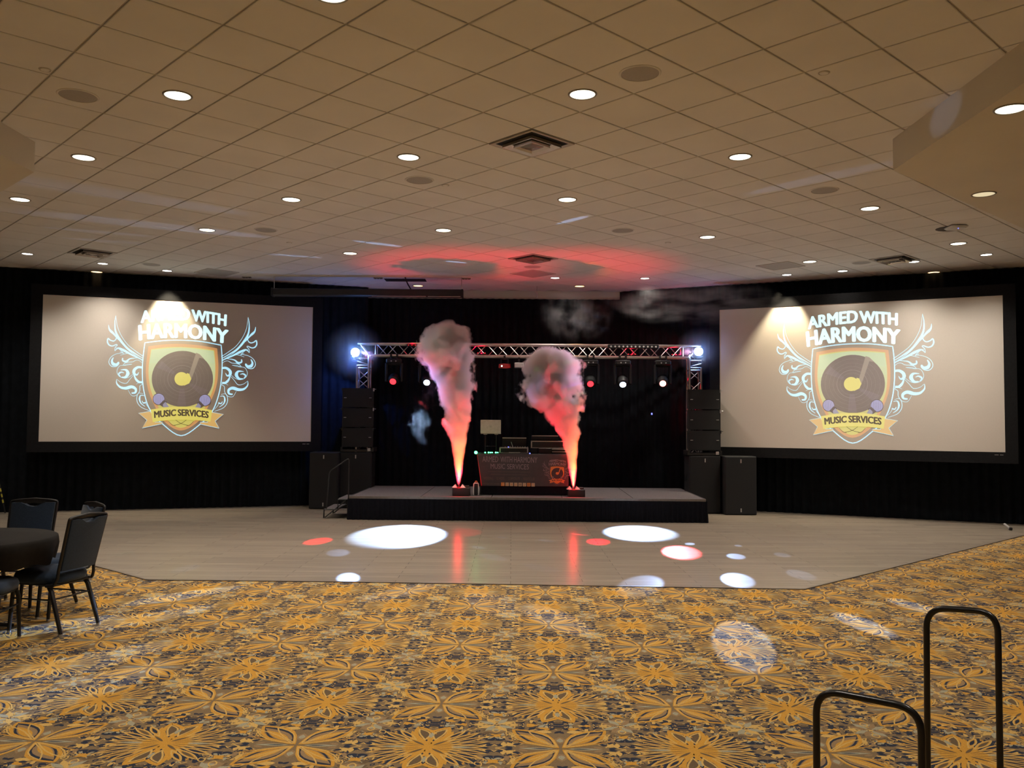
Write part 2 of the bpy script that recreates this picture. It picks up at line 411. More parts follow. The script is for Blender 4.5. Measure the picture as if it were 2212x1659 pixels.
for i in range(-8, 9):
    for j in range(-3, 9):
        cxy = cdx*(CX)+Vector((0, 0))
        ox = CX+2*A*(i*cdx.x+j*cdn.x); oy = CY+2*A*(i*cdx.y+j*cdn.y)
        if oy < 1.6 or oy > 16 or abs(ox) > 12.0: continue
        if abs(ox) > oy*.70+2.2: continue
        if all(indf(ox+u*A, oy+v*A) for u in (-.6, 1.6) for v in (-.6, 1.6)): continue
        reps.append((ox, oy))
allv = []; 
for ox, oy in reps:
    q = np.empty_like(tv); q[:, 0] = ox+tv[:, 0]*cdx.x+tv[:, 1]*cdn.x; q[:, 1] = oy+tv[:, 0]*cdx.y+tv[:, 1]*cdn.y; q[:, 2] = tv[:, 2]; allv.append(q)
plane = np.array([(-13, -7, 0), (13, -7, 0), (13, 18.4, 0), (-13, 18.4, 0)], float)
allv = np.concatenate([plane]+allv); nrep = len(reps)
L_all = np.concatenate([[4], np.tile(lens, nrep)]); M_all = np.concatenate([[0], np.tile(tm, nrep)])
me = bpy.data.meshes.new('floor'); me.vertices.add(len(allv)); me.vertices.foreach_set('co', allv.ravel())
me.loops.add(int(L_all.sum())); me.loops.foreach_set('vertex_index', np.arange(len(allv), dtype=np.int32))
me.polygons.add(len(L_all)); st = np.concatenate([[0], np.cumsum(L_all)[:-1]]).astype(np.int32)
me.polygons.foreach_set('loop_start', st); me.polygons.foreach_set('loop_total', L_all.astype(np.int32))
me.polygons.foreach_set('material_index', M_all.astype(np.int32))
for k in CK: me.materials.append(M_cp[k])
me.update(calc_edges=True)
# make every inlay face up
nz = np.empty(len(L_all)*3); me.polygons.foreach_get('normal', nz); 
fl = bpy.data.objects.new('floor', me); COL.objects.link(fl); tag(fl, kind='structure')
print('carpet polys', len(L_all), 'verts', len(allv))
mb = MB(); mb.loft([[(x, y, .0) for x, y in DF], [(x, y, .006) for x, y in DF]]); tag(mb.build('dance_floor', M_wood, smooth=False), kind='structure')
mb = MB(); pth = [(-10.4, 15.05), (-3.85, 9.24), (-1.81, 9.21), (3.02, 8.98), (9.05, 14.5)]
for (x0, y0), (x1, y1) in zip(pth[:-1], pth[1:]):
    d = Vector((x1-x0, y1-y0)).normalized(); n = Vector((-d.y, d.x))*.012
    q = [(x0-n.x, y0-n.y), (x1-n.x, y1-n.y), (x1+n.x, y1+n.y), (x0+n.x, y0+n.y)]
    mb.loft([[(x, y, 0) for x, y in q], [(x, y, .0085) for x, y in q]])
tag(mb.build('trim_4', mat('floor edge strip', (.12, .09, .06), .5, noise=.1), smooth=False), kind='structure')
# ------------------------------------------------------------------ ceiling fixtures
def downlight(px, py, label, kind='n', z=CEIL, sn=True, r=.11, rot=0, group=None, pw=1.0, tgt=None):
    p = onz(px, py, z)
    if sn:
        q, dist = snap(p)
        if dist < .2: p = q
        else: print('no snap', px, py, round(dist, 2))
    if kind == 'a': r = .085
    t = thing('recessed_downlight', label, 'ceiling light', p, group='round recessed downlights in the ceiling')
    mb = MB(); mb.lathe([(r-.004, .004), (r-.004, -.006), (r+.004, -.010), (r+.012, -.006), (r+.014, .003)], 28, cap=False); mb.build('trim_ring', M_ring, t)
    mb = MB(); mb.lathe([(.001, -.0032), (r*.5, -.003), (r-.003, -.003)], 28, cap=False); mb.build('lens', {'n': M_lamp, 'd': M_lampdim, 'o': M_lampor, 'a': M_lampac}[kind], t)
    lamp_spot('downlight_beam', p+Vector((0, 0, -.03)), p+Vector((0, 0, -2)), DOWN_W*pw*{'n': 1, 'a': .8, 'd': .25, 'o': .012}[kind], {'o': (1, .5, .2)}.get(kind, WARM), 62, 1.0, .09, t)
    return t
DL = [
 (720, 1, 'bright downlight cut by the top edge, left of centre', 'n'),
 (382, 204, 'downlight in the tiles right of the large round ceiling speaker at far left', 'n'),
 (1254, 206, 'brilliant downlight with a red rim beside the round speaker right of centre', 'n'),
 (180, 334, 'downlight near the corner of the left dropped soffit', 'n'),
 (880, 341, 'downlight just behind the foreground air diffuser, with a round speaker below it', 'n'),
 (1597, 337, 'downlight between the centre air diffuser and the right soffit', 'n'),
 (36, 424, 'downlight at the left frame edge beyond the left soffit', 'n'),
 (629, 428, 'downlight over the left half, between the fourth row lights left of the centre diffuser', 'n'),
 (1222, 432, 'downlight directly behind the foreground air diffuser, slightly right', 'n'),
 (1886, 446, 'downlight in front of the round speaker near the right soffit', 'n'),
 (446, 492, 'downlight left of the small round speaker over the left screen', 'n'),
 (957, 495, 'downlight in the middle of the ceiling short of the red glow', 'n'),
 (1527, 510, 'downlight above the smoke wisps, right of the red ceiling glow', 'n'),
 (2085, 521, 'downlight behind the ceiling access point at far right', 'n'),
 (756, 545, 'downlight beside the blue light streaks left of the red glow', 'n'),
 (1749, 565, 'downlight beside the grey return grille over the right screen', 'n'),
 (59, 548, 'glaring accent downlight left of the far left air diffuser', 'a'),
 (222, 569, 'glaring accent downlight right of the far left air diffuser', 'a'),
 (369, 588, 'accent downlight close above the left projection screen', 'a'),
 (209, 587, 'orange tinted downlight at the drape line above the left screen corner', 'o'),
 (903, 617, 'orange downlight behind the hanging screen case', 'o'),
 (1199, 600, 'small glaring downlight above the backdrop beside the red ceiling glow', 'a'),
 (1393, 601, 'small glaring downlight in thin smoke above the backdrop', 'a'),
 (1686, 601, 'accent downlight close above the right projection screen', 'a'),
 (1820, 585, 'glaring accent downlight left of the far right air diffuser', 'a'),
 (1974, 565, 'accent downlight just behind the far right air diffuser', 'a'),
 (2144, 545, 'glaring accent downlight at the far right above the drape', 'a'),
 (2017, 588, 'orange tinted downlight at the drape line above the right screen corner', 'o'),
 (1252, 618, 'faint orange downlight over the backdrop centre', 'o')]
for x, y, lab, k in DL:
    if y > 580:
        p = onz(x, y, CEIL)
        if (x, y) == (369, 588): p2 = Vector((p.x, 15.95, CEIL))
        elif (x, y) == (1686, 601): p2 = Vector((5.07, 15.9, CEIL))
        t = downlight(x, y, lab, k, sn=False, r=.10)
        if (x, y) == (1820, 585):
            for ch in t.children:
                if ch.type == 'LIGHT': ch.data.energy = 25
        if (x, y) in ((369, 588), (1686, 601)):
            t.location = p2
            for ch in t.children:
                if ch.type == 'LIGHT': ch.data.energy = 260; ch.data.spot_size = math.radians(64); ch.data.spot_blend = .6; ch.data.color = (1, .86, .6); ch.data.shadow_soft_size = .03; ch.rotation_euler = (math.radians(9), 0, 0)
    else: downlight(x, y, lab, k, sn=(y < 560))
downlight(2183, 235, 'downlight in the smooth underside of the right dropped soffit, nearer one', 'n', SZ, False)
downlight(2125, 419, 'dim downlight in the right dropped soffit, farther one', 'd', SZ, False)
# the room carries on behind the camera with the same lamps
for i, (x, y) in enumerate([(-9, 3), (-5.5, .5), (-2.6, 2.8), (.4, 2.4), (3.0, 2.9), (0, -2), (-4, -3.5), (3, -3.5)]):
    p, _ = snap(Vector((x, y, CEIL))) if -4.6 < x < 3.4 else (Vector((x, y, SZ)), 0)
    t = thing('recessed_downlight', 'lit round downlight in the ceiling overhead behind the viewer', 'ceiling light', p, group='downlights above and behind the viewpoint')
    mb = MB(); mb.lathe([(.106, .004), (.106, -.006), (.114, -.010), (.122, -.006), (.124, .003)], 28, cap=False); mb.build('trim_ring', M_ring, t)
    mb = MB(); mb.lathe([(.001, -.0032), (.05, -.003), (.107, -.003)], 28, cap=False); mb.build('lens', M_lamp, t)
    lamp_spot('downlight_beam', p+Vector((0, 0, -.03)), p+Vector((0, 0, -2)), DOWN_W, WARM, 62, 1.0, .09, t)

for x, y, lab in [(168, 204, 'large round ceiling speaker grille at far left'), (1383, 161, 'large round ceiling speaker grille right of centre near the viewer'), (905, 391, 'round ceiling speaker grille behind a downlight left of the diffuser'),
                  (1786, 408, 'round ceiling speaker grille near the right soffit'), (575, 494, 'small round ceiling speaker grille over the left half'), (1342, 496, 'round ceiling speaker grille short of the red glow, right of centre'),
                  (1150, 576, 'round ceiling speaker grille behind the far centre diffuser'), (1861, 567, 'round ceiling speaker grille left of the far right diffuser'), (327, 571, 'round ceiling speaker grille above the left screen')]:
    p = onz(x, y, CEIL); q, dd = snap(p)
    if dd < .2 and y < 560: p = q
    t = thing('ceiling_speaker', lab, 'speaker', p, group='round ceiling speakers')
    mb = MB(); mb.lathe([(.150, .002), (.150, -.006), (.158, -.008), (.166, -.004), (.168, .003)], 32, cap=False); mb.build('rim', M_tile, t)
    mb = MB(); mb.lathe([(.001, -.007), (.1, -.006), (.151, -.003)], 32, cap=False); mb.build('grille', M_grey, t)

M_core = mat('diffuser polished core', (.55, .5, .46), .15, spec=1, metal=.6, noise=.03)
for x, y, lab in [(1147, 306, 'large square louvred air diffuser in the foreground ceiling'), (1152, 555, 'square air diffuser by the red ceiling glow'), (165, 547, 'square air diffuser far left above the left screen'), (1945, 553, 'square air diffuser far right above the right screen')]:
    p, dd = snap(onz(x, y, CEIL)); print('vent', dd)
    t = thing('air_diffuser', lab, 'air vent', p, -YAW+PI/4, 'square ceiling air diffusers')
    h = .300
    def sq(s, z): return [(s, s, z), (-s, s, z), (-s, -s, z), (s, -s, z)]
    mb = MB(); mb.loft([sq(h, -.001), sq(h, -.012), sq(h-.02, -.013), sq(h-.045, -.003), sq(h-.045, -.001)], cap=False); mb.build('outer_frame', M_vent, t, smooth=False)
    mb = MB(); mb.loft([sq(h-.045, -.0045), sq(.001, -.0045)], cap=False); mb.build('duct_opening', M_dark, t, smooth=False)
    for a0, a1, z0 in ((.205, .150, -.030), (.125, .085, -.034)):
        mb = MB(); mb.loft([sq(a0, -.010), sq(a0+.004, z0-.012), sq(a0, z0-.014), sq(a1, -.009)], cap=False); mb.build('louvre', M_core, t, smooth=False)
    mb = MB(); mb.loft([sq(.085, -.008), sq(.08, -.040), sq(.001, -.046)], cap=False); mb.build('core', M_core, t, smooth=False)
for x, y, lab in [(468, 588, 'flat grey square return grille above the left screen'), (1151, 591, 'flat grey square return grille near the backdrop centre'), (1686, 574, 'flat grey square return grille above the right screen')]:
    p = onz(x, y, CEIL)
    t = thing('return_grille', lab, 'air vent', p, -YAW+PI/4, 'flat square return grilles')
    mb = MB(); mb.box(-.29, .29, -.29, .29, -.006, .004); mb.build('grille', M_grey, t, smooth=False)
    mb = MB()
    for a0, a1, b0, b1 in ((-.305, .305, -.305, -.285), (-.305, .305, .285, .305), (-.305, -.285, -.285, .285), (.285, .305, -.285, .285)): mb.box(a0, a1, b0, b1, -.010, .004)
    mb.build('frame', M_tbar, t, smooth=False)
for x, y, lab in [(97, 150, 'recessed fire sprinkler cap above the far left speaker'), (1780, 157, 'recessed fire sprinkler cap in the tiles left of the right soffit'), (962, 400, 'fire sprinkler cap beside the round speaker left of centre'),
                  (625, 524, 'fire sprinkler cap over the left screen'), (1443, 524, 'fire sprinkler cap left of the downlight over the smoke wisps')]:
    p = onz(x, y, CEIL); t = thing('sprinkler_cap', lab, 'sprinkler', p, group='flush fire sprinkler caps')
    mb = MB(); mb.lathe([(.001, -.008), (.032, -.008), (.036, -.003)], 20, cap=False); mb.build('cap', M_tile, t)
    mb = MB(); mb.lathe([(.037, -.001), (.042, -.006), (.047, .001)], 20, cap=False); mb.build('rim', M_tbar, t)
for x, y, lab in [(533, 598, 'small dark three-lamp fixture in the ceiling above the left screen'), (817, 600, 'small dark three-lamp ceiling fixture left of the cable opening'), (1007, 601, 'small dark three-lamp ceiling fixture right of the hanging screen case')]:
    p = onz(x, y, CEIL); t = thing('ceiling_accent_fixture', lab, 'ceiling light', p, group='small unlit triple ceiling fixtures')
    mb = MB(); mb.box(-.085, .085, -.03, .03, -.018, .002); mb.build('housing', M_ring, t)
    for dx in (-.055, 0, .055):
        mb = MB(); mb.lathe([(.001, -.021), (.02, -.022), (.022, -.017)], 12, (dx, 0, 0), cap=False); mb.build('lamp', M_dark, t)
p = onz(2065, 488, CEIL); t = thing('wireless_access_point', 'white ceiling box with a tiny blue light at far right, dark patch beside it', 'access point', p)
mb = MB(); mb.bbox(-.12, .12, -.12, .12, -.045, .001, .02); mb.build('housing', M_white, t)
mb = MB(); mb.sphere((0, -.06, -.046), .006, 8); mb.build('status_light', M_eblued, t)
mb = MB(); mb.lathe([(.001, -.0012), (.12, -.0012), (.19, -.001)], 16, (0, .16, 0), cap=False); mb.build('dark_mark', mat('dark patch', (.08, .07, .06), .95, noise=.5, nscale=12), t)  # dark mottled disc beside the housing
# open ceiling slot with a dangling cable, and the retracted screen case on rods
p = onz(876, 605, CEIL); t = thing('ceiling_opening', 'dark open slot in the ceiling above the hanging screen case', 'opening', p)
mb = MB(); mb.box(-.4, .4, -.16, .16, -.004, .002); mb.build('void', M_dark, t)
c0 = ony(590, 623, 16.5); c1 = ony(999, 625, 16.5)
t = thing('retracted_screen_case', 'long dark retracted projector screen case hung from the ceiling left of centre', 'projector screen', ((c0.x+c1.x)/2, 16.5, 0))
hw_ = (c1.x-c0.x)/2; zt = ony(800, 625, 16.5).z; zb = ony(800, 641, 16.5).z
mb = MB(); mb.bbox(-hw_, hw_, -.09, .09, zb, zt, .02); mb.build('case', mat('dark case enamel', (.02, .02, .022), .5, noise=.1), t)
for s in (-1, 1):
    mb = MB(); mb.bbox(s*hw_-.02, s*hw_+.02, -.10, .10, zb-.008, zt+.006, .01); mb.build('end_cap', M_black, t)
    mb = MB(); mb.cyl((s*(hw_-.02), 0, zt), (s*(hw_-.02), 0, CEIL), .008); mb.build('hanging_rod', M_silver, t)
mb = MB(); mb.box(.05*hw_, .62*hw_, -.095, -.088, zb-.006, zb+.006); mb.box(.64*hw_, .98*hw_, -.095, -.088, zb-.006, zb+.006); mb.build('weight_bar', M_silver, t)
mb = MB(); cpth = arc_path([(ony(875, 604, 16.5).x-t.location.x, 0, CEIL), (ony(880, 612, 16.5).x-t.location.x, 0, CEIL-.12), (ony(888, 624, 16.5).x-t.location.x, 0, zt)], .1); mb.tube(cpth, .014, 6); mb.build('cable', M_black, t)
a0 = ony(1160, 630, 17.5); t = thing('hanging_cable_clip', 'short thin rod with a white tip hanging from the ceiling at the backdrop centre', 'hanger', (a0.x, 17.5, 0))
mb = MB(); mb.cyl((0, 0, CEIL), (0, 0, ony(1160, 632, 17.5).z), .006); mb.build('rod', M_silver, t); mb = MB(); mb.cyl((0, 0, ony(1160, 632, 17.5).z), (0, 0, ony(1160, 643, 17.5).z), .016); mb.build('tip', M_white, t)

# ------------------------------------------------------------------ logo artwork (plan units = pixels of a tracing, mapped to a unit board)
def homog(src, dst):
    Am = []; bv = []
    for (x, y), (u, v) in zip(src, dst):
        Am.append([x, y, 1, 0, 0, 0, -u*x, -u*y]); bv.append(u); Am.append([0, 0, 0, x, y, 1, -v*x, -v*y]); bv.append(v)
    h = np.linalg.solve(np.array(Am, float), np.array(bv, float)); return h
kk = 5.186
HL = homog([((x-220)*kk, (y-640)*kk) for x, y in ((93.7, 635.5), (675.8, 664.2), (671.1, 953.3), (83.3, 954.8))], [(0, 1), (1, 1), (1, 0), (0, 0)])
def hmap(x, y):
    w = HL[6]*x+HL[7]*y+1; return (HL[0]*x+HL[1]*y+HL[2])/w, (HL[3]*x+HL[4]*y+HL[5])/w
def smoothpts(P, closed=False, n=5):
    out = []; m = len(P)
    rng = range(m if closed else m-1)
    for i in rng:
        p0 = P[(i-1) % m] if closed or i > 0 else P[0]; p1 = P[i]; p2 = P[(i+1) % m]; p3 = P[(i+2) % m] if closed or i+2 < m else P[-1]
        for k in range(n):
            t = k/n; q = [.5*((2*p1[d])+(-p0[d]+p2[d])*t+(2*p0[d]-5*p1[d]+4*p2[d]-p3[d])*t*t+(-p0[d]+3*p1[d]-3*p2[d]+p3[d])*t**3) for d in (0, 1)]
            out.append(tuple(q))
    if not closed: out.append(P[-1])
    return out
def text_polys(s, bold=.02):
    cu = bpy.data.curves.new('t', 'FONT'); cu.body = s; cu.offset = 0; cu.resolution_u = 3
    o = bpy.data.objects.new('t', cu); COL.objects.link(o); dg = bpy.context.evaluated_depsgraph_get(); dg.update()
    me = bpy.data.meshes.new_from_object(o.evaluated_get(dg)); vs = [(v.co.x, v.co.y) for v in me.vertices]; fs = [tuple(p.vertices) for p in me.polygons]
    bpy.data.objects.remove(o); bpy.data.curves.remove(cu); bpy.data.meshes.remove(me)
    x0 = min(v[0] for v in vs); x1 = max(v[0] for v in vs); y0 = min(v[1] for v in vs); y1 = max(v[1] for v in vs)
    return [((x-x0)/(x1-x0), (y-y0)/(y1-y0)) for x, y in vs], fs
class Art:
    """flat artwork: list of (points, faces, colour, layer)"""
    def __init__(s): s.it = []
    def poly(s, P, col, lay): s.it.append((list(P), [tuple(range(len(P)))], col, lay))
    def strip(s, P, wd, col, lay, closed=False):
        n = len(P); L_, R_ = [], []
        for i in range(n):
            a0, b0 = (P[i-1], P[(i+1) % n]) if closed else (P[max(i-1, 0)], P[min(i+1, n-1)])
            dx, dy = b0[0]-a0[0], b0[1]-a0[1]; l = math.hypot(dx, dy) or 1; ww = wd[i] if isinstance(wd, list) else wd
            L_.append((P[i][0]-dy/l*ww/2, P[i][1]+dx/l*ww/2)); R_.append((P[i][0]+dy/l*ww/2, P[i][1]-dx/l*ww/2))
        s.it.append((L_+R_, [(i, (i+1) % n, n+(i+1) % n, n+i) for i in range(n if closed else n-1)], col, lay))
    def curve(s, P, w0, wm, w1, col, lay):
        Q = smoothpts(P); n = len(Q); s.strip(Q, [(w0*(1-2*t)+wm*2*t if t < .5 else wm*(2-2*t)+w1*(2*t-1)) for t in [i/(n-1) for i in range(n)]], col, lay)
    def ring(s, cx, cy, rx, ry, wd, col, lay, n=40):
        s.strip([(cx+rx*math.cos(2*PI*i/n), cy+ry*math.sin(2*PI*i/n)) for i in range(n)], wd, col, lay, True)
    def disc(s, cx, cy, rx, ry, col, lay, n=48): s.poly([(cx+rx*math.cos(2*PI*i/n), cy+ry*math.sin(2*PI*i/n)) for i in range(n)], col, lay)
    def text(s, body, x0, x1, base, hgt, col, lay, bold=.02, slant=0):
        vs, fs = text_polys(body, bold); xs = [b[0] for b in base]; ys = [b[1] for b in base]
        cf = np.polyfit(xs, ys, min(2, len(xs)-1)); P = []
        for u, v in vs:
            h = hgt[0]+(hgt[1]-hgt[0])*u; x = x0+(x1-x0)*u; xx = x+slant*v*h; P.append((xx+(u-.5)*v*h*.10, float(np.polyval(cf, x))-v*h))
        if bold > .01:
            dd = hgt[0]*.064; P0 = P
            for dx, dy in ((dd, 0), (-dd, 0), (0, dd), (0, -dd), (dd*.7, dd*.7), (-dd*.7, dd*.7), (dd*.7, -dd*.7), (-dd*.7, -dd*.7)): s.it.append(([(x+dx, y+dy*.6) for x, y in P0], fs, col, lay+.02*len(s.it) % .5))
        s.it.append((P, fs, col, lay))
def build_logo(a):
    W = 'wht'
    a.text('ARMED', 448, 985, [(448, 296), (640, 277), (985, 268)], (128, 128), W, 3, .05)
    a.text('WITH', 1022, 1392, [(1022, 276), (1200, 298), (1380, 330)], (124, 122), W, 3, .05)
    a.text('HARMONY', 430, 1408, [(430, 492), (900, 466), (1340, 518)], (166, 150), W, 3, .05)
    sh = smoothpts([(488, 520), (690, 497), (890, 492), (1120, 507), (1341, 548)])[:-1]+smoothpts([(1341, 548), (1352, 700), (1347, 900), (1315, 1100), (1240, 1292), (1110, 1430), (893, 1562), (680, 1425), (548, 1275), (490, 1120), (463, 950), (463, 740), (488, 520)])[:-1]
    a.poly(sh, 'mask', 1); a.strip(sh, 11, 'ice', 2, True)
    oo = smoothpts([(527, 560), (700, 538), (890, 533), (1100, 550), (1297, 583)])[:-1]+smoothpts([(1297, 583), (1310, 800), (1290, 1000), (1222, 1180), (1100, 1390), (890, 1505), (690, 1390), (590, 1210), (525, 1050), (498, 830), (527, 560)])[:-1]
    a.poly(oo, 'orange', 2)
    ii = smoothpts([(557, 592), (720, 571), (890, 567), (1090, 580), (1265, 605)])[:-1]+smoothpts([(1265, 605), (1278, 800), (1262, 1000), (1196, 1170), (1070, 1370), (890, 1475), (720, 1370), (622, 1205), (552, 1040), (528, 830), (557, 592)])[:-1]
    a.poly(ii, 'gold', 3)
    # the field turns from pale green at the top to yellow at the bottom
    for k in range(8):
        y0 = 660+k*90; y1 = y0+92 if k < 7 else 1475
        def ed(y, s):
            c = [p[0] for p in ii if abs(p[1]-y) < 40 and (p[0]-893)*s > 0]; return (sum(c)/len(c) if c else 893)-s*2
        if k == 0: a.poly(smoothpts([(563, 600), (890, 574), (1258, 612)])+[(ed(y1, 1), y1), (ed(y1, -1), y1)], 'g0', 4)
        elif k < 7: a.poly([(ed(y0, -1), y0), (ed(y0, 1), y0), (ed(y1, 1), y1), (ed(y1, -1), y1)], 'g%d' % k, 4)
    a.disc(908, 925, 343, 314, 'vinyl', 5)
    for r, wd in ((.6, 2), (.48, 5), (.38, 2), (.86, 1.5), (.72, 1.5)): a.ring(908, 925, 343*r, 314*r, wd, 'groove', 6)
    for an in (215, 35): 
        a.poly([(908+90*math.cos(D(an-7)), 925+90*math.sin(D(an-7))), (908+320*math.cos(D(an-9)), 925+290*math.sin(D(an-9))), (908+320*math.cos(D(an+9)), 925+290*math.sin(D(an+9))), (908+90*math.cos(D(an+7)), 925+90*math.sin(D(an+7)))], 'sheen', 5.5)
    a.poly([(880, 1030), (850, 1230), (950, 1230), (930, 1030)], 'sheen', 5.5)
    a.disc(902, 928, 108, 104, 'vinyl', 6.6)
    a.poly([(985, 868), (1062, 632), (1100, 648), (1150, 700), (1098, 690), (1010, 925), (985, 975), (930, 990)], 'stem', 7)
    a.disc(898, 925, 78, 76, 'yellow', 8); a.poly([(960, 860), (985, 868), (1008, 925), (985, 975), (930, 1000), (900, 990)], 'yellow', 7.5)
    for s in (-1, 1):
        cx = 902+s*258; cyy = 1152 if s < 0 else 1164
        a.disc(cx, cyy, 68, 68, 'ink', 8); a.disc(cx, cyy, 63, 60, 'mic', 9)
        for k in range(-3, 4):
            a.curve([(cx-55, cyy+k*15-8), (cx, cyy+k*15+6), (cx+55, cyy+k*15-8)], 1.5, 2, 1.5, 'ink', 10); a.curve([(cx+k*16, cyy-52), (cx+k*19, cyy), (cx+k*16, cyy+52)], 1.5, 2, 1.5, 'ink', 10)
        a.poly([(cx-s*55, cyy+10), (cx-s*5, cyy+62), (cx-s*50, cyy+90), (cx-s*95, cyy+30)], 'ink', 11)
        a.poly([(cx-s*75, cyy+30), (cx-s*115, cyy+88), (cx-s*50, cyy+92), (cx-s*45, cyy+60)], 'micb', 12)
    for pts in ([(420, 1312), (550, 1290), (600, 1412), (685, 1412), (680, 1427), (460, 1475), (513, 1387)], [(1364, 1322), (1240, 1300), (1190, 1412), (1110, 1412), (1108, 1430), (1317, 1475), (1272, 1397)]):
        a.poly(pts, 'orange2', 12); a.strip(pts, 9, 'ice', 11.5, True)
    bn = smoothpts([(552, 1270), (740, 1243), (905, 1236), (1070, 1245), (1242, 1277)])+smoothpts([(1222, 1405), (1060, 1387), (890, 1382), (730, 1390), (578, 1412)])
    a.poly(bn, 'yellow', 13)
    a.text('MUSIC', 597, 832, [(597, 1362), (700, 1350), (832, 1338)], (72, 70), 'ink2', 14, .04)
    a.text('SERVICES', 862, 1197, [(862, 1338), (1000, 1341), (1197, 1364)], (70, 72), 'ink2', 14, .04)
    for s in (-1, 1):
        a.curve([(893+s*60, 1385), (893, 1425), (893-s*90, 1448)], 4, 5, 4, 'ink2', 6); a.curve([(893+s*140, 1400), (893+s*100, 1440), (893+s*60, 1450)], 3, 4, 3, 'ink2', 6)
    # scroll wings
    wing = [
     ([(163, 215), (152, 290), (160, 390), (205, 480), (285, 575), (370, 635), (462, 692)], 2, 26, 5), ([(163, 215), (182, 340), (230, 450), (300, 545), (380, 610), (466, 670)], 3, 5, 6), ([(200, 470), (260, 560), (350, 640), (462, 712)], 6, 6, 3),
     ([(80, 318), (92, 372), (140, 420), (196, 490)], 2, 26, 5), ([(165, 405), (168, 470), (140, 500), (100, 490), (76, 472), (68, 510), (88, 545), (125, 556), (165, 540), (178, 548), (155, 572), (150, 610)], 8, 14, 4),
     ([(152, 612), (190, 580), (260, 610), (350, 660), (460, 715)], 4, 26, 3), ([(160, 575), (200, 590), (250, 640), (210, 620)], 3, 6, 3),
     ([(240, 632), (160, 648), (105, 685), (84, 740), (115, 785), (165, 785), (195, 755), (192, 735)], 4, 7, 10), ([(135, 685), (118, 725), (135, 760), (175, 762), (190, 738)], 8, 34, 12), ([(210, 660), (300, 640), (380, 670), (462, 722)], 3, 6, 3), ([(240, 690), (240, 720), (280, 730), (320, 700), (400, 690)], 10, 22, 3),
     ([(455, 745), (425, 720), (390, 715), (350, 735), (300, 738), (262, 750), (245, 775), (290, 760), (345, 760)], 3, 6, 3), ([(345, 760), (270, 775), (205, 780), (175, 840), (200, 895), (260, 918), (310, 905), (345, 880), (372, 855)], 3, 5, 3), ([(225, 905), (270, 905), (298, 865), (275, 825), (215, 825)], 6, 38, 3), ([(215, 900), (195, 870), (225, 850), (255, 860)], 5, 18, 4),
     ([(458, 798), (410, 795), (370, 825), (368, 865), (400, 880), (420, 850)], 20, 34, 3), ([(368, 880), (385, 925), (420, 960), (458, 962)], 10, 26, 20), ([(365, 880), (320, 930), (280, 975), (220, 965), (175, 930)], 3, 6, 3),
     ([(172, 928), (172, 975), (215, 1020), (275, 1030), (340, 1015), (385, 1040), (380, 1080), (340, 1085)], 3, 36, 14), ([(390, 985), (440, 965), (460, 985), (432, 1005), (430, 1060), (395, 1108), (340, 1112), (300, 1050)], 3, 6, 3),
     ([(470, 1095), (420, 1085), (398, 1130), (405, 1190), (450, 1245), (545, 1285)], 3, 7, 4), ([(482, 1115), (440, 1112), (428, 1155), (445, 1200), (490, 1235)], 4, 18, 4), ([(500, 1190), (470, 1195), (455, 1170)], 14, 12, 4), ([(495, 1180), (505, 1215), (545, 1265)], 3, 4, 3)]
    for P, w0, wm, w1 in wing:
        a.curve(P, w0, wm, w1, 'ice', 2)
        Q = []
        for x, y in P: Q.append((1808-x+(y-700)*.006, y+ (x*0) + 42*(903-x)/903*1.0-14))
        a.curve(Q, w0, wm, w1, 'ice', 2)
def lm(name, col, e): return mat(name, (.5, .48, .46), .85, spec=.1, emit=col, es=e, noise=.01)
LOGO_M = {'wht': lm('projected white', (.62, .95, 1), 1.05), 'ice': lm('projected ice blue', (.38, .80, 1), .95), 'mask': M_screen, 'orange': lm('projected orange', (.70, .27, .02), .6), 'orange2': lm('projected amber', (.80, .45, .06), .6),
  'gold': lm('projected yellow green', (.75, .70, .05), .55), 'mint': lm('projected pale green', (.62, .85, .42), .5), 'vinyl': mat('projected record shade', (.40, .36, .35), .85, noise=.02), 'groove': lm('projected groove', (.4, .4, .6), .10), 'sheen': mat('projected record sheen', (.43, .39, .42), .85, noise=.02),
  'stem': lm('projected note stem', (.6, .45, .3), .16), 'yellow': lm('projected yellow', (.85, .75, .04), .6), 'ink': mat('projected ink', (.28, .25, .27), .85, noise=.02), 'ink2': mat('projected ink brown', (.20, .17, .14), .85, noise=.02), 'mic': lm('projected mic blue', (.42, .45, 1), .45), 'micb': lm('projected mic body', (.3, .35, .75), .3)}
for k in range(7):
    f = k/6; LOGO_M['g%d' % k] = lm('projected field %d' % k, tuple((1-f)*u+f*v for u, v in zip((.60, .85, .44), (.74, .68, .08))), .5)
LK = list(LOGO_M)
ART = Art(); build_logo(ART)
def art_mesh(name, art, mp, mats, keys, parent, lz):
    mb = MB()
    for P, fs, col, lay in art.it:
        mb.mi = keys.index(col); q = [mp(x, y, lay*lz) for x, y in P]
        mb.add(q, fs)
    return mb.build(name, mats, parent, smooth=False)
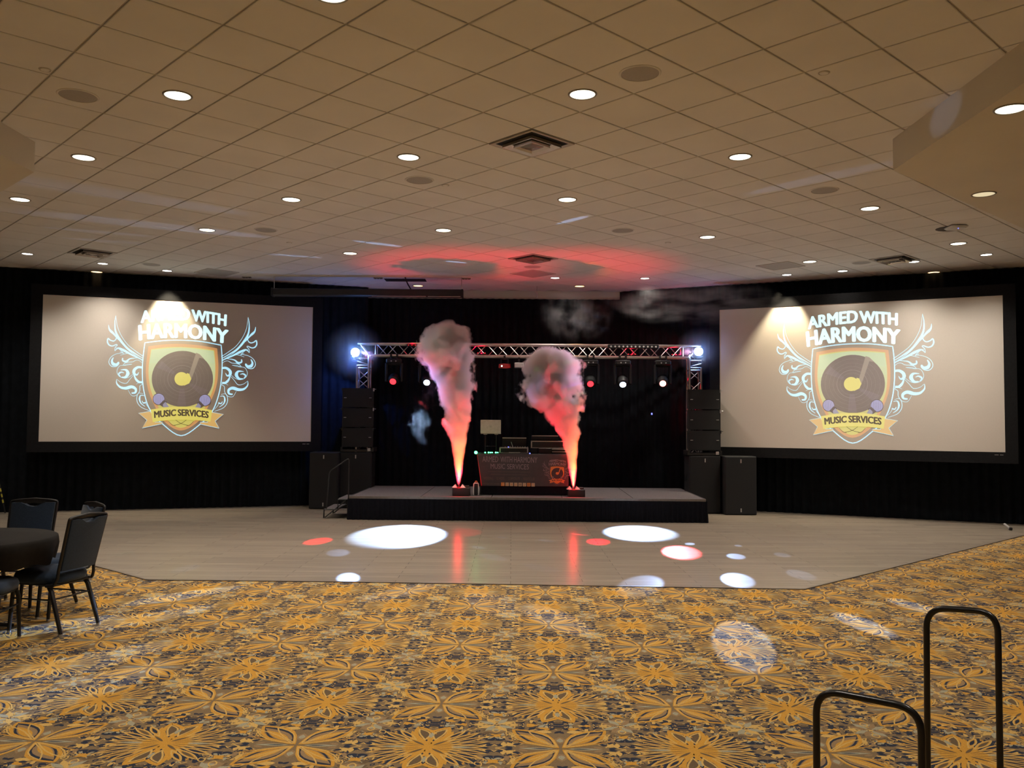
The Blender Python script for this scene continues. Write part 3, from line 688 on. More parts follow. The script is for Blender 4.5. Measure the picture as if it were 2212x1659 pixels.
# ------------------------------------------------------------------ projection screens
def screen(name, tl, tr, z0, z1, label):
    """tl, tr = plan positions of left and right edge of the picture area (thing local x runs along it, -y faces the room)"""
    a, b = Vector(tl), Vector(tr); Wd = (b-a).length; ang = math.atan2(b.y-a.y, b.x-a.x)
    t = thing(name, label, 'projection screen', (a.x, a.y, 0), ang, 'projection screens showing the same emblem')
    mb = MB(); mb.box(0, Wd, -.004, .012, z0, z1); mb.build('screen_fabric', M_screen, t, smooth=False)
    B = .19; mb = MB()
    for x0, x1, y0, y1 in ((-B, Wd+B, z1, z1+B), (-B, Wd+B, z0-B, z0), (-B, 0, z0, z1), (Wd, Wd+B, z0, z1)): mb.box(x0, x1, -.012, .03, y0, y1)
    mb.build('border', M_border, t, smooth=False)
    mb = MB()
    for x0, x1, y0, y1 in ((-B, Wd+B, z1+B-.05, z1+B), (-B, Wd+B, z0-B, z0-B+.05), (-B, -B+.05, z0-B, z1+B), (Wd+B-.05, Wd+B, z0-B, z1+B)): mb.box(x0, x1, .031, .07, y0, y1)
    mb.build('frame', M_blackm, t, smooth=False)
    art_mesh('projected_emblem', ART, lambda x, y, d: (hmap(x, y)[0]*Wd, -.0045-d, z0+hmap(x, y)[1]*(z1-z0)), [LOGO_M[k] for k in LK], LK, t, .0003)
    mb = MB(); mb.box(Wd-.16, Wd-.10, -.014, -.0125, z0-.05, z0-.042); mb.box(Wd-.08, Wd-.03, -.014, -.0125, z0-.05, z0-.042); mb.build('maker_badge', M_badge, t)
    # brackets that hold the frame on the wall behind
    for x in (.4, Wd-.4):
        for z in (z0+.1, z1-.1):
            mb = MB(); mb.box(x-.03, x+.03, .07, .2, z-.03, z+.03); mb.build('wall_bracket', M_blackm, t)
    return t
q0 = ony(83.5, 955, 15.57); q1 = ony(93, 636, 15.57); q2 = ony(671.5, 953, 17.07); q3 = ony(676, 664, 17.07)
print('L screen z', q0, q1, q2, q3)
screen('projection_screen', ((q0.x+q1.x)/2, 15.57), ((q2.x+q3.x)/2, 17.07), (q0.z+q2.z)/2, (q1.z+q3.z)/2, 'large projection screen left of the stage, winged shield emblem on dusky beige')
q0 = ony(1556.4, 963, 16.76); q1 = ony(1553, 667.7, 16.76); q2 = ony(2171, 979.4, 14.59); q3 = ony(2166.5, 640, 14.59)
print('R screen z', q0, q1, q2, q3)
screen('projection_screen', ((q0.x+q1.x)/2, 16.76), ((q2.x+q3.x)/2, 14.59), (q0.z+q2.z)/2, (q1.z+q3.z)/2, 'large projection screen right of the stage, winged shield emblem on warm beige')
# ------------------------------------------------------------------ stage
SH = .406
for q in ((760, 1072), (1521, 1077), (812, 1047), (1467, 1053)): print('stage', q, onz(*q, SH))
for q in ((760, 1118), (1523, 1127)): print('stagef', q, onz(*q, 0))
SX0, SX1, SY0, SY1 = -2.76, 3.34, 14.92, 17.36
st = thing('stage_platform', 'low grey-topped portable stage with black pleated skirt below the truss', 'stage', ((SX0+SX1)/2, (SY0+SY1)/2, 0), -.018)
hx, hy = (SX1-SX0)/2, (SY1-SY0)/2
for k in range(5):
    x0 = -hx+k*2*hx/5
    mb = MB(); mb.box(x0+.006, x0+2*hx/5-.006, -hy, hy, SH-.03, SH); mb.build('deck_panel', M_deck, st, smooth=False)
mb = MB(); mb.box(-hx-.012, hx+.012, -hy-.014, -hy-.002, SH-.045, SH+.002); mb.box(-hx-.014, -hx-.002, -hy, hy, SH-.045, SH+.002); mb.box(hx+.002, hx+.014, -hy, hy, SH-.045, SH+.002); mb.box(-hx, hx, hy, hy+.01, SH-.045, SH+.002)
mb.build('edge_rail', M_edge, st, smooth=False)
mb = MB(); per = [(-hx-.03, hy), (-hx-.03, -hy-.03), (hx+.03, -hy-.03), (hx+.03, hy)]; pts = []
for (x0, y0), (x1, y1) in zip(per[:-1], per[1:]):
    L = math.hypot(x1-x0, y1-y0); n = int(L/.02); d = ((x1-x0)/L, (y1-y0)/L); nn = (d[1], -d[0])
    for i in range(n+1):
        o = .012*math.sin(i*.02/L*L*2*PI/.085)+.006*math.sin(i*.31)
        pts.append((x0+d[0]*L*i/n, y0+d[1]*L*i/n, nn, o))
mb.loft([[(x+nn[0]*o*.3, y+nn[1]*o*.3, SH-.04) for x, y, nn, o in pts], [(x+nn[0]*o, y+nn[1]*o, .2) for x, y, nn, o in pts], [(x+nn[0]*(o*1.5+.008), y+nn[1]*(o*1.5+.008), .009) for x, y, nn, o in pts]], cap=False, closed=False)
mb.build('skirt', M_skirt, st, ang=80)
mb = MB()
for k in range(6):
    for y in (-hy+.1, hy-.1):
        x = max(-hx+.06, min(hx-.06, -hx+k*2*hx/5)); mb.cyl((x, y, .007), (x, y, SH-.03), .02, 8)
mb.build('support_legs', M_blackm, st)
# steps at the stage's left end
t = thing('stage_steps', 'two-tread black portable steps at the left end of the stage', 'steps', (-2.80, 15.2, 0))
for x0, x1, z, y0 in ((-.42, -.18, .19, -.10), (-.20, .0, .36, .0)):
    mb = MB(); mb.bbox(x0, x1, -.12, .62, z-.025, z, .008); mb.build('tread', M_deck, t, smooth=False)
for y in (-.14, .64):
    mb = MB(); mb.tube([(-.44, y, .02), (-.44, y, .17), (-.20, y, .17), (-.20, y, .34), (-.0, y, .34)], .014, 6); mb.tube([(-.42, y, .03), (-.06, y, .33)], .012, 6); mb.tube([(-.03, y, .02), (-.03, y, .34)], .012, 6); mb.build('side_frame', M_blackm, t)
mb = MB(); mb.tube(arc_path([(-.02, -.14, .33), (-.02, -.14, 1.06), (-.36, -.14, .82), (-.40, -.14, .17)], .06), .011, 6); mb.build('handrail', M_blackm, t)

# ------------------------------------------------------------------ loudspeakers
def sub(px0, px1, ybot, label, dep=.62, hgt=1.09):
    a = onz(px0, ybot, .006); b = onz(px1, ybot, .006); Y = (a.y+b.y)/2; wd = b.x-a.x; cx = (a.x+b.x)/2
    t = thing('subwoofer', label, 'loudspeaker', (cx, Y, .006), 0, 'tall black subwoofers beside the stage')
    h = wd/2
    mb = MB(); mb.bbox(-h, h, .02, dep, 0, hgt, .012); mb.build('cabinet', M_cab, t)
    mb = MB(); mb.bbox(-h+.012, h-.012, 0, .022, .015, hgt-.015, .006); mb.build('grille', M_grille, t)
    for z in (.09, hgt-.09):
        mb = MB(); mb.bbox(-.011, .011, -.004, .001, z-.035, z+.035, .002); mb.build('badge', M_badge, t)
    for s in (-1, 1):
        mb = MB(); mb.bbox(s*h-(.012 if s > 0 else .002), s*h+(.002 if s > 0 else .012), .22, .40, .6, .72, .004); mb.build('handle', M_black, t)
    print(label, wd, Y, hgt); return t, cx, Y, wd
LSo = sub(665.5, 729, 1100, 'left stack: outer black subwoofer standing apart nearest the left screen')
LSi = sub(732, 801, 1098, 'left stack: inner subwoofer behind the steps carrying the line array', .5)
RSi = sub(1490, 1557, 1110, 'right stack: inner subwoofer beside the stage carrying the line array', .5)
RSo = sub(1567, 1635, 1113, 'right stack: outer black subwoofer nearest the right screen', .5)
def array_stack(S, dx, side):
    _, cx, Y, wd = S; z = 1.096+.006
    w2 = .305; cx = cx+dx
    t = thing('array_ground_frame', 'black steel base frame under the %s line array' % side, 'speaker frame', (cx, Y+.02, z), 0, 'line array base frames')
    mb = MB(); mb.box(-w2+.02, w2-.02, 0, .42, 0, .045); mb.box(-w2-.02, -w2+.02, .0, .42, 0, .085); mb.box(w2-.02, w2+.02, .0, .42, 0, .085); mb.build('frame', M_blackm, t, smooth=False)
    mb = MB(); mb.bbox(w2-.10, w2-.04, -.008, 0, .01, .07, .004); mb.build('badge_plate', M_badge, t)
    z += .088
    for k, nm in enumerate(('bottom', 'middle', 'top')):
        u = thing('line_array_speaker', '%s box of the three-box line array on the %s stack' % (nm, side), 'loudspeaker', (cx, Y+.03, z), 0, 'line array speaker boxes')
        hh = .383
        mb = MB(); mb.loft([[(-w2, .02, 0), (w2, .02, 0), (w2-.05, .40, .03), (-w2+.05, .40, .03)], [(-w2, .02, hh), (w2, .02, hh), (w2-.05, .40, hh-.03), (-w2+.05, .40, hh-.03)]]); mb.build('cabinet', M_cab, u, smooth=False)
        mb = MB(); 
        fr = [(-w2+.01, .02), (-.16, -.012), (0, -.022), (.16, -.012), (w2-.01, .02)]
        mb.loft([[(x, y, .01) for x, y in fr], [(x, y, hh-.01) for x, y in fr]], cap=False, closed=False); mb.build('grille', M_grille, u)
        for s in (-1, 1):
            mb = MB(); mb.bbox(s*.245-.025, s*.245+.025, -.004, .004, hh/2-.005, hh/2+.008, .002); mb.build('badge', M_badge, u)
            mb = MB(); mb.box(s*w2-.012, s*w2+.012, .01, .05, hh-.06, hh+.0); mb.cyl((s*w2, .02, hh-.02), (s*(w2+.045), .02, hh-.02), .006, 6); mb.build('rigging_plate', M_badge if s > 0 and k else M_blackm, u)
        z += hh+.003
array_stack(LSi, 0.02, 'left'); array_stack(RSi, 0, 'right')

# ------------------------------------------------------------------ truss goalpost
TY = 17.12; TH = .135
pL = ony(786, 800, TY).x; pR = ony(1499.5, 800, TY).x
zT = (ony(786, 742, TY).z+ony(1500, 747, TY).z)/2; zB = (ony(790, 771, TY).z+ony(1495, 773, TY).z)/2
print('truss', pL, pR, zT, zB); TZ = (zT+zB)/2; TH = (zT-zB)/2-.012
def truss_seg(mbc, mbb, o, d, u, v, L, first=0):
    """box truss from o along d; u, v lateral unit vectors; chords into mbc, braces into mbb"""
    for a in (-1, 1):
        for b in (-1, 1):
            p = o+u*(a*TH)+v*(b*TH); mbc.cyl(p, p+d*L, .024, 10)
    for e in (.03, L-.03):
        for (f, g) in ((u, v), (v, u)):
            for s in (-1, 1): mbb.cyl(o+d*e+f*(s*TH)-g*TH, o+d*e+f*(s*TH)+g*TH, .011, 6)
    n = max(1, round((L-.1)/.20)); st_ = (L-.1)/n
    for (f, g, ph) in ((v, u, 0), (v, u, 1), (u, v, 0), (u, v, 1)):
        s = -1 if ph == 0 else 1
        for k in range(n):
            a = -1 if (k+ph) % 2 else 1
            mbb.cyl(o+f*(s*TH)+g*(a*TH)+d*(.05+k*st_), o+f*(s*TH)+g*(-a*TH)+d*(.05+(k+1)*st_), .0085, 6)
X_, Y_, Z_ = Vector((1, 0, 0)), Vector((0, 1, 0)), Vector((0, 0, 1))
tr = thing('lighting_truss', 'silver goalpost box truss spanning the stage with stage lights on it', 'truss', ((pL+pR)/2, TY, 0)); T0 = Vector(tr.location)
xs = [pL+TH+.10, pL+TH+.10+1.75, pL+TH+.10+3.55, pR-TH-.10]
for k, (x0, x1) in enumerate(zip(xs[:-1], xs[1:])):
    c_, b_ = MB(), MB(); truss_seg(c_, b_, Vector((x0, TY, TZ))-T0, X_, Y_, Z_, x1-x0); o = c_.build('beam_section', M_alu, tr); b_.build('lattice', M_alu, o)
for xx in (pL, pR):
    c_, b_ = MB(), MB(); z0 = .034; zc = TZ-TH-.10; truss_seg(c_, b_, Vector((xx, TY, z0))-T0, Z_, X_, Y_, zc-z0-.12); o = c_.build('tower', M_alu, tr); b_.build('lattice', M_alu, o)
    mb = MB(); mb.bbox(xx-T0.x-.165, xx-T0.x+.165, -.165, .165, .007, .034, .006); mb.build('base_plate', M_alu, tr, smooth=False)
    # corner block: cube of chords
    mb = MB(); h = TH; cx = xx-T0.x; s = 1 if xx == pL else -1; zz = zc-.14
    for a in (-1, 1):
        mb.tube(arc_path([(cx+s*h, a*h, zz), (cx+s*h, a*h, TZ-h), (cx+s*(h+.10), a*h, TZ-h)], .03), .024, 8)
        mb.tube([(cx-s*h, a*h, zz), (cx-s*h, a*h, zz+.04)], .024, 8)
        mb.cyl((cx-s*h*.9, a*h, TZ+h), (cx+s*(h+.10), a*h, TZ+h), .024, 10)
        mb.cyl((cx+s*h, a*h, TZ-h), (cx-s*h*.6, a*h, TZ+h), .011, 6); mb.cyl((cx+s*h, a*h, zc-.08), (cx-s*h, a*h, zc-.02), .009, 6)
    for z in (TZ-h-.06, TZ-h-.20): mb.cyl((cx-s*h, -h, z), (cx+s*h, -h, z), .01, 6); mb.cyl((cx-s*h, h, z), (cx+s*h, h, z), .01, 6); mb.cyl((cx-s*h, -h, z), (cx-s*h, h, z), .01, 6)
    mb.cyl((cx-s*h*.9, -h, TZ+h), (cx-s*h*.9, h, TZ+h), .016, 8); mb.cyl((cx-s*h, -h, TZ-h-.2), (cx-s*h, -h, zz), .02, 8); mb.cyl((cx-s*h, h, TZ-h-.2), (cx-s*h, h, zz), .02, 8)
    mb.build('corner_block', M_alu, tr)

# ------------------------------------------------------------------ moving heads
def moving_head(px, py, lens, label, target, power, color, half, blend=.2, lr=.062):
    p = ony(px, py, TY-.20); zt = TZ-TH-.03
    t = thing('moving_head_light', label, 'stage light', (p.x, TY-.08, 0), 0, 'moving head lights hung from the truss beam'); O = Vector(t.location)
    for s in (-1, 1):
        mb = MB(); mb.tube([(s*.06+.027*math.cos(a), -.055+.03*math.sin(a), TZ-TH+.0+0*a) for a in []] or [(s*.06, -.055, zt-.035), (s*.06, -.055, zt+.0)], .016, 8)
        mb.box(s*.06-.018, s*.06+.018, -.10, -.02, zt-.01, zt+.06); mb.build('clamp', M_blackm, t)
    zb_ = zt-.035
    mb = MB(); mb.bbox(-.15, .15, -.15, .09, zb_-.10, zb_, .02); mb.build('base', M_black, t)
    for s in (-1, 1):
        mb = MB(); mb.cyl((s*.045, -.152, zb_-.055), (s*.045, -.158, zb_-.055), .014, 8); mb.build('socket', M_badge, t)
    hz = p.z
    mb = MB()
    for s in (-1, 1): mb.bbox(s*.15-.025, s*.15+.025, -.09, .03, hz-.02, zb_-.08, .015)
    mb.bbox(-.15, .15, -.07, .02, zb_-.13, zb_-.095, .008); mb.build('yoke', M_black, t)
    d = (Vector(target)-Vector((p.x, TY-.11, hz+.05))).normalized()
    c0 = Vector((0, -.03, hz+.045)); up = X_
    mb = MB(); a = c0-d*.11; e = c0+d*.12
    mb.tube([a, a+d*.03, c0, e-d*.02, e], [.07, .105, .118, .10, .078], 18); hd = mb.build('head', M_black, t)
    mb = MB(); mb.tube([e-d*.004, e+d*.006, e+d*.012], [lr, lr, lr*.6], 18); mb.build('lens', lens, t)
    if BEAMS: lamp_spot('stage_beam', O+e+d*.03, target, power, color, half, blend, .02, t)
    return t
BW_ = (.40, .60, 1.0); RD = (1, .0, .015)
moving_head(850, 823, M_ered, 'moving head with red lens, leftmost under the beam', onz(687, 1170), 9000, RD, 2.0)
moving_head(922, 824, M_ewhite, 'moving head with blue-white lens left of the first smoke plume', onz(864, 1152), 12000, BW_, 9.6, .4)
moving_head(1008, 827, M_ered, 'moving head with red lens seen through the left smoke plume', onz(1000, 1150), 250, RD, 4)
moving_head(1276, 828, M_ered, 'moving head with red lens at the right edge of the second smoke plume', onz(1293, 1171), 2600, RD, 1.9)
moving_head(1346, 828, M_ewhite, 'moving head with blue-white lens under the black LED bar', onz(1381, 1149), 9500, BW_, 8.3, .4)
moving_head(1433, 828, M_eredw, 'moving head with glaring red lens, rightmost under the beam', onz(1472, 1193), 15000, (1, .08, .10), 2.6, .5)
t = thing('red_laser_projector', 'small red boxy laser projector hanging from the beam between the plumes', 'laser projector', (ony(1090, 790, TY).x, TY-.12, 0))
zt = TZ-TH-.03; zc = ony(1088, 790, TY-.15).z
mb = MB(); mb.box(-.02, .02, -.02, .02, zc+.13, zt+.04); mb.build('clamp', M_blackm, t)
mb = MB(); mb.tube([(-.07, 0, zc), (-.07, 0, zc+.13), (.07, 0, zc+.13), (.07, 0, zc)], .009, 6); mb.build('bracket', M_blackm, t)
mb = MB(); mb.loft([[(-.115, -.13, zc-.05), (.02, -.13, zc-.06), (.13, .10, zc-.03), (-.02, .10, zc-.02)], [(-.11, -.12, zc+.025), (.02, -.12, zc+.02), (.12, .10, zc+.05), (-.02, .10, zc+.055)]]); mb.build('body', M_red, t, smooth=False)
mb = MB(); mb.sphere((-.052, -.128, zc-.012), .014, 10); mb.build('aperture', M_eteal, t); T_RL = t; RLP = Vector((t.location.x-.052, TY-.27, zc-.012))
a0, a1 = ony(1313, 748, TY-.18), ony(1423, 751, TY-.18)
t = thing('led_bar', 'black LED bar fixture clamped to the top of the beam at right', 'stage light', ((a0.x+a1.x)/2, TY-TH-.06, 0)); hl = (a1.x-a0.x)/2
mb = MB(); mb.bbox(-hl, hl, -.035, .03, zT-.075, zT-.0, .01); mb.build('housing', M_black, t)
for k in range(12):
    mb = MB(); x = -hl+.06+k*(2*hl-.12)/11; mb.tube([(x, -.034, zT-.042), (x, -.04, zT-.042)], .018, 10); mb.build('lens', M_grey, t)
b0 = ony(1120, 788, TY-.1); t = thing('unlit_truss_fixture', 'unlit grey fixture half hidden behind the top of the right smoke plume', 'stage light', (b0.x, TY-.08, 0))
mb = MB(); mb.bbox(-.08, .10, -.08, .06, b0.z-.06, b0.z+.04, .01); mb.build('housing', M_grey, t); mb = MB(); mb.box(-.01, .03, -.02, .02, b0.z+.04, TZ-TH+.02); mb.build('clamp', M_blackm, t)
# small red LED fixtures clamped in the truss that tint the braces
for x, y, lab in ((892, 745, 'small red LED fixture clamped on the beam left of the left plume'), (1040, 757, 'small red LED fixture inside the beam just right of the left plume'), (1365, 762, 'small red LED fixture inside the beam behind the LED bar'), (1460, 762, 'small red LED fixture inside the right end of the beam'), (1500, 900, 'small red LED fixture inside the right truss tower behind the speakers'), (786, 880, 'small red LED fixture inside the left truss tower behind the speakers')):
    p = ony(x, y, TY); inb = y > 800; f = (x == 892)
    t = thing('truss_led_fixture', lab, 'stage light', (p.x, TY-(TH+.03 if f else 0), p.z if inb else (TZ+TH-.03 if f else TZ-.075)), 0, 'small red LED fixtures in the truss')
    mb = MB(); mb.bbox(-.11, .11, -.03, .03, -.022, .022, .006); mb.build('housing', M_blackm, t)
    for dx in (-.07, 0, .07):
        mb = MB(); mb.sphere((dx, -.02 if f else 0, 0 if f else .022), .012, 8); mb.build('led', M_ered, t)
    d = bpy.data.lights.new('red_glow', 'POINT'); d.energy = 5 if not f else 1.5; d.color = (1, .0, .02); d.shadow_soft_size = .02; o = bpy.data.objects.new('red_glow', d); COL.objects.link(o); o.parent = t; o.location = (0, -.06 if f else -.0, .06)
# corner effect lights
CORNER = {}
for nm, px, py, s in (('left', 765, 760, -1), ('right', 1512, 758, 1)):
    p = ony(px, py, TY-.30); CORNER[nm] = p
    t = thing('corner_effect_light', 'dazzling blue-white effect light on the %s corner of the truss' % nm, 'stage light', (p.x, TY-.14, 0), 0, 'effect lights on the truss corners')
    q = Vector((0, 0, p.z))
    mb = MB(); mb.bbox(-.10, .10, -.02, .18, p.z-.12, p.z+.10, .03); mb.build('housing', M_black, t)
    mb = MB(); mb.box(-s*.04-.02, -s*.04+.02, .05, .12, p.z-.16, p.z-.10); mb.tube([(-s*.13, .1, p.z-.02), (-s*.13, .1, p.z-.16), (s*.10, .1, p.z-.16)], .012, 6); mb.tube([(-s*.16, .14, p.z-.02), (-s*.10, .14, p.z-.02)], .02, 8); mb.build('bracket', M_blackm, t)
    mb = MB(); mb.sphere((0, -.04, p.z), .085, 16); mb.build('lens', M_eblue, t)
    CORNER[nm+'t'] = t
CORNER['mid'] = Vector((ony(1335, 752, TY-.2).x, TY-.2, TZ+.02)); CORNER['midt'] = CORNER['rightt']
def fx(side, px, py, power, half, z=0.0, blend=.5, color=(.42, .60, 1), tgt=None):
    if not BEAMS: return
    p = CORNER[side]; src = Vector((p.x, TY-.27, p.z)); tg = tgt if tgt is not None else onz(px, py, z)
    d = (tg-src).normalized()
    power *= 4 if z < 1 and tgt is None else (2.5 if tgt is None else 1)
    lamp_spot('effect_beam', src+d*.12, tg, power, color, half, blend, .01, CORNER[side+'t'])
# little pools of light on the floor and carpet
fx('right', 1590, 1203, 1000, 1.15); fx('right', 1594, 1254, 1500, 1.4); fx('right', 1384, 1265, 1300, 1.7); fx('left', 752, 1250, 260, 1.0)
fx('right', 1490, 1176, 700, .8); fx('right', 1595, 1180, 350, .6); fx('right', 1690, 1200, 420, 1.0); fx('right', 1730, 1243, 700, 1.2); fx('right', 1603, 1388, 3600, 1.35, blend=.3)
fx('mid', 1862, 1348, 4500, .95); fx('mid', 1975, 1310, 2600, .9); fx('left', 1195, 1335, 1800, 1.2); fx('right', 405, 1285, 6000, 1.0)
fx('right', 320, 1335, 4000, 1.0); fx('right', 110, 1450, 4500, 1.2); fx('right', 60, 1365, 8000, 1.0); fx('right', 20, 1530, 4500, 1.3); fx('right', 870, 1278, 1300, 1.2); fx('left', 1035, 1184, 420, .8); fx('left', 1180, 1169, 360, .8); fx('left', 1085, 1162, 300, .6); fx('left', 730, 1195, 90, 1.5)
fx('left', 1065, 1205, 320, 1.2); fx('left', 1170, 1228, 260, 1.1); fx('left', 400, 1230, 380, 1.0); fx('left', 1060, 1300, 600, 1.5)
# streaks over the ceiling
for s, x, y, pw, h in (('right', 360, 490, 900, 1.6), ('right', 225, 502, 800, .6), ('right', 232, 521, 800, .5), ('right', 820, 527, 1600, .8), ('right', 640, 553, 1300, .7), ('right', 985, 566, 1100, .7), ('left', 1235, 476, 1300, .7), ('left', 1760, 388, 700, 1.0), ('right', 567, 588, 500, .4), ('right', 250, 420, 600, 1.6)):
    fx(s, x, y, pw, h, CEIL, .6)
fx('left', 2065, 205, 700, .9, 0, .6, tgt=Vector((3.66, 7.25, CEIL-.12)))
fx('left', 0, 0, 220, 60, tgt=Vector((-3.4, 17.7, 2.3)), blend=1, color=(.08, .2, 1))  # wide blue wash added to tint the left drape navy

# ------------------------------------------------------------------ booth
BYY = 15.42
bl, br = ony(1031, 1030, BYY), ony(1228, 1030, BYY); zt_ = ony(1130, 981, BYY).z
print('booth', bl, br, zt_)
cx = (bl.x+br.x)/2; hw_ = (br.x-bl.x)/2
bt = thing('dj_table', 'covered performer table with printed black front banner between the two smoke jets', 'table', (cx, BYY, SH+.002)); zt_ -= SH+.002
mb = MB(); mb.bbox(-hw_, hw_, .02, .70, zt_-.035, zt_, .01); mb.build('tabletop', M_black, bt)
mb = MB(); 
for s in (-1, 1):
    for y in (.08, .64): mb.box(s*(hw_-.06)-.015, s*(hw_-.06)+.015, y-.015, y+.015, 0, zt_-.035)
mb.build('legs', M_blackm, bt, smooth=False)
mb = MB(); mb.box(-hw_+.09, hw_, .0, .012, .012, zt_*.27); mb.box(hw_-.012, hw_, .012, .68, .012, zt_-.04); mb.box(-hw_+.07, -hw_+.08, .012, .68, .012, zt_-.04); mb.build('table_skirt', M_skirt, bt, smooth=False)
mb = MB(); z0 = zt_*.22; mb.loft([[(-hw_, -.012, zt_), (hw_, -.012, zt_), (hw_, .0, zt_), (-hw_, .0, zt_)], [(-hw_+.085, -.012, z0), (hw_-.0, -.012, z0), (hw_, .0, z0), (-hw_+.085, .0, z0)]]); ban = mb.build('banner', mat('dark printed vinyl', (.045, .036, .038), .55, noise=.1, nscale=10), bt, smooth=False)
mb = MB(); mb.loft([[(-hw_-.012, -.010, zt_), (-hw_, -.016, zt_), (-hw_, .02, zt_)], [(-hw_+.07, -.010, z0), (-hw_+.085, -.016, z0), (-hw_+.085, .02, z0)]]); mb.build('red_lit_edge', M_red, bt, smooth=False)  # red light along the banner edge, put into its colour
# printed artwork: pixel coordinates of the zoomed photograph crop (10.055 px per frame px, origin 1020, 960)
BM = {'t1': mat('banner lettering grey', (.24, .19, .20), .6, noise=.1), 't2': mat('banner lettering brown', (.115, .085, .06), .6, noise=.1), 'or': mat('banner orange ink', (.55, .20, .04), .6, noise=.05), 'w2': mat('banner icon cream', (.45, .35, .22), .6, noise=.05), 'dk': mat('banner black ink', (.03, .022, .022), .6, noise=.1), 'wing': mat('banner wing grey', (.22, .17, .17), .6, noise=.1)}
BKEY = list(BM)
def bmap(x, y, d):
    p = ony(1020+x/10.055, 960+y/10.055, BYY-.012); return (p.x-cx, -.0125-d, p.z-(SH+.002))
ba = Art()
def condensed(s, x0, x1, b0, b1, h, col, bold=.0):
    ba.text(s, x0, x1, [(x0, b0), (x1, b1)], (h, h), col, 2, bold)
condensed('ARMED', 225, 562, 378, 385, 122, 't1', .004); condensed('WITH', 618, 868, 387, 392, 122, 't1', .004); condensed('HARMONY', 912, 1412, 392, 402, 124, 't1', .004)
condensed('MUSIC', 405, 712, 528, 533, 110, 't1', .004); condensed('SERVICES', 762, 1228, 537, 545, 112, 't1', .004)
condensed('WEDDING  -  SCHOOL  -  CORPORATE  -  NIGHTCLUB', 248, 1350, 765, 780, 60, 't2')
for y, x0, x1 in ((590, 350, 1260), (650, 400, 1200)): ba.strip([(x0, y), (x1, y+14)], 7, 't2', 1)
condensed('#MUSICENTERTAINMENT', 215, 605, 876, 880, 40, 't2')
for k in range(8):
    x0 = 628+k*94; y0 = 826+k*1.8; col = 'or' if k in (0,) else ('w2' if k != 6 else 'or'); ba.poly([(x0, y0), (x0+74, y0), (x0+74, y0+76), (x0, y0+76)], col, 1)
    if k == 0: ba.strip([(x0+60, y0+12), (x0+48, y0+18), (x0+48, y0+76)], 11, 'w2', 2); ba.strip([(x0+34, y0+40), (x0+62, y0+40)], 9, 'w2', 2)
    elif k in (1, 5): ba.curve([(x0+14, y0+52), (x0+34, y0+56), (x0+56, y0+22)], 4, 14, 4, 'or', 2)
    elif k == 2: ba.poly([(x0+26, y0+20), (x0+26, y0+56), (x0+56, y0+38)], 'or', 2)
    elif k == 3: ba.strip([(x0+22, y0+58), (x0+22, y0+34)], 9, 'or', 2); ba.strip([(x0+38, y0+58), (x0+38, y0+36), (x0+54, y0+36), (x0+54, y0+58)], 8, 'or', 2)
    elif k == 4: ba.strip([(x0+18, y0+22), (x0+56, y0+22), (x0+56, y0+56), (x0+18, y0+56)], 7, 'dk', 2, True); ba.ring(x0+37, y0+39, 10, 10, 5, 'dk', 2, 12)
    elif k == 6: ba.ring(x0+37, y0+38, 18, 18, 7, 'dk', 2, 14)
    else: ba.ring(x0+30, y0+34, 14, 14, 6, 'or', 2, 12); ba.strip([(x0+54, y0+50), (x0+54, y0+66)], 6, 'or', 2)
art_mesh('lettering', ba, bmap, [BM[k] for k in BKEY], BKEY, ban, .0004)
# the emblem again, printed small
tb = {**{'g%d' % k: 'or' for k in range(7)}, 'wht': 'dk', 'ice': 'wing', 'mask': 'dk', 'orange': 'or', 'orange2': 'or', 'gold': 'or', 'mint': 'or', 'vinyl': 'dk', 'groove': 'dk', 'sheen': 'dk', 'stem': 'or', 'yellow': 'or', 'ink': 'dk', 'ink2': 'dk', 'mic': 'wing', 'micb': 'wing'}
sc = (2010-1690)/(1341-488)
def bmap2(x, y, d): return bmap(1690+(x-488)*sc*1.0, 465+(y-500)*sc*1.03, d)
eb = Art(); 
for P, fs, col, lay in ART.it:
    if col == 'groove': continue
    eb.it.append((P, fs, 'wing' if (col == 'wht') else tb[col], lay))
eb.poly([(440, 130), (1400, 130), (1400, 500), (440, 500)], 'dk', 0.2)
art_mesh('emblem', eb, bmap2, [BM[k] for k in BKEY], BKEY, ban, .0003)
TZT = SH+.002+zt_
# table top gear
t = thing('laptop_computer', 'open silver laptop seen from its lid, on a tall stand at the table left', 'laptop', ony(1060, 936, BYY+.35)); lz = t.location.z
wl = (ony(1082, 930, BYY+.35).x-ony(1038, 930, BYY+.35).x)/2; hl = ony(1060, 907, BYY+.35).z-lz
lid = []
for (sx, sz) in ((-1, 0), (1, 0), (1, 1), (-1, 1)):
    for k in range(4):
        a = PI/2*k/3+{(-1, 0): PI, (1, 0): 1.5*PI, (1, 1): 0, (-1, 1): .5*PI}[(sx, sz)]; lid.append((sx*(wl-.012)+.012*math.cos(a), (hl-.012 if sz else .012)+.012*math.sin(a)))
mb = MB(); mb.loft([[(x, 0-.15*z, z) for x, z in lid], [(x, .008-.15*z, z) for x, z in lid]]); mb.build('lid', M_silver, t)
mb = MB(); mb.bbox(-wl, wl, .01, .25, -.012, .002, .004); mb.build('base', M_silver, t); mb = MB(); mb.tube([(0, -.001-.15*hl/2, hl/2), (0, -.003-.15*hl/2, hl/2)], .02, 14); mb.build('lid_mark', M_grey, t)
t2 = thing('laptop_stand', 'black two-post laptop stand on the table', 'stand', (t.location.x, t.location.y, TZT)); ph = lz-.013-TZT
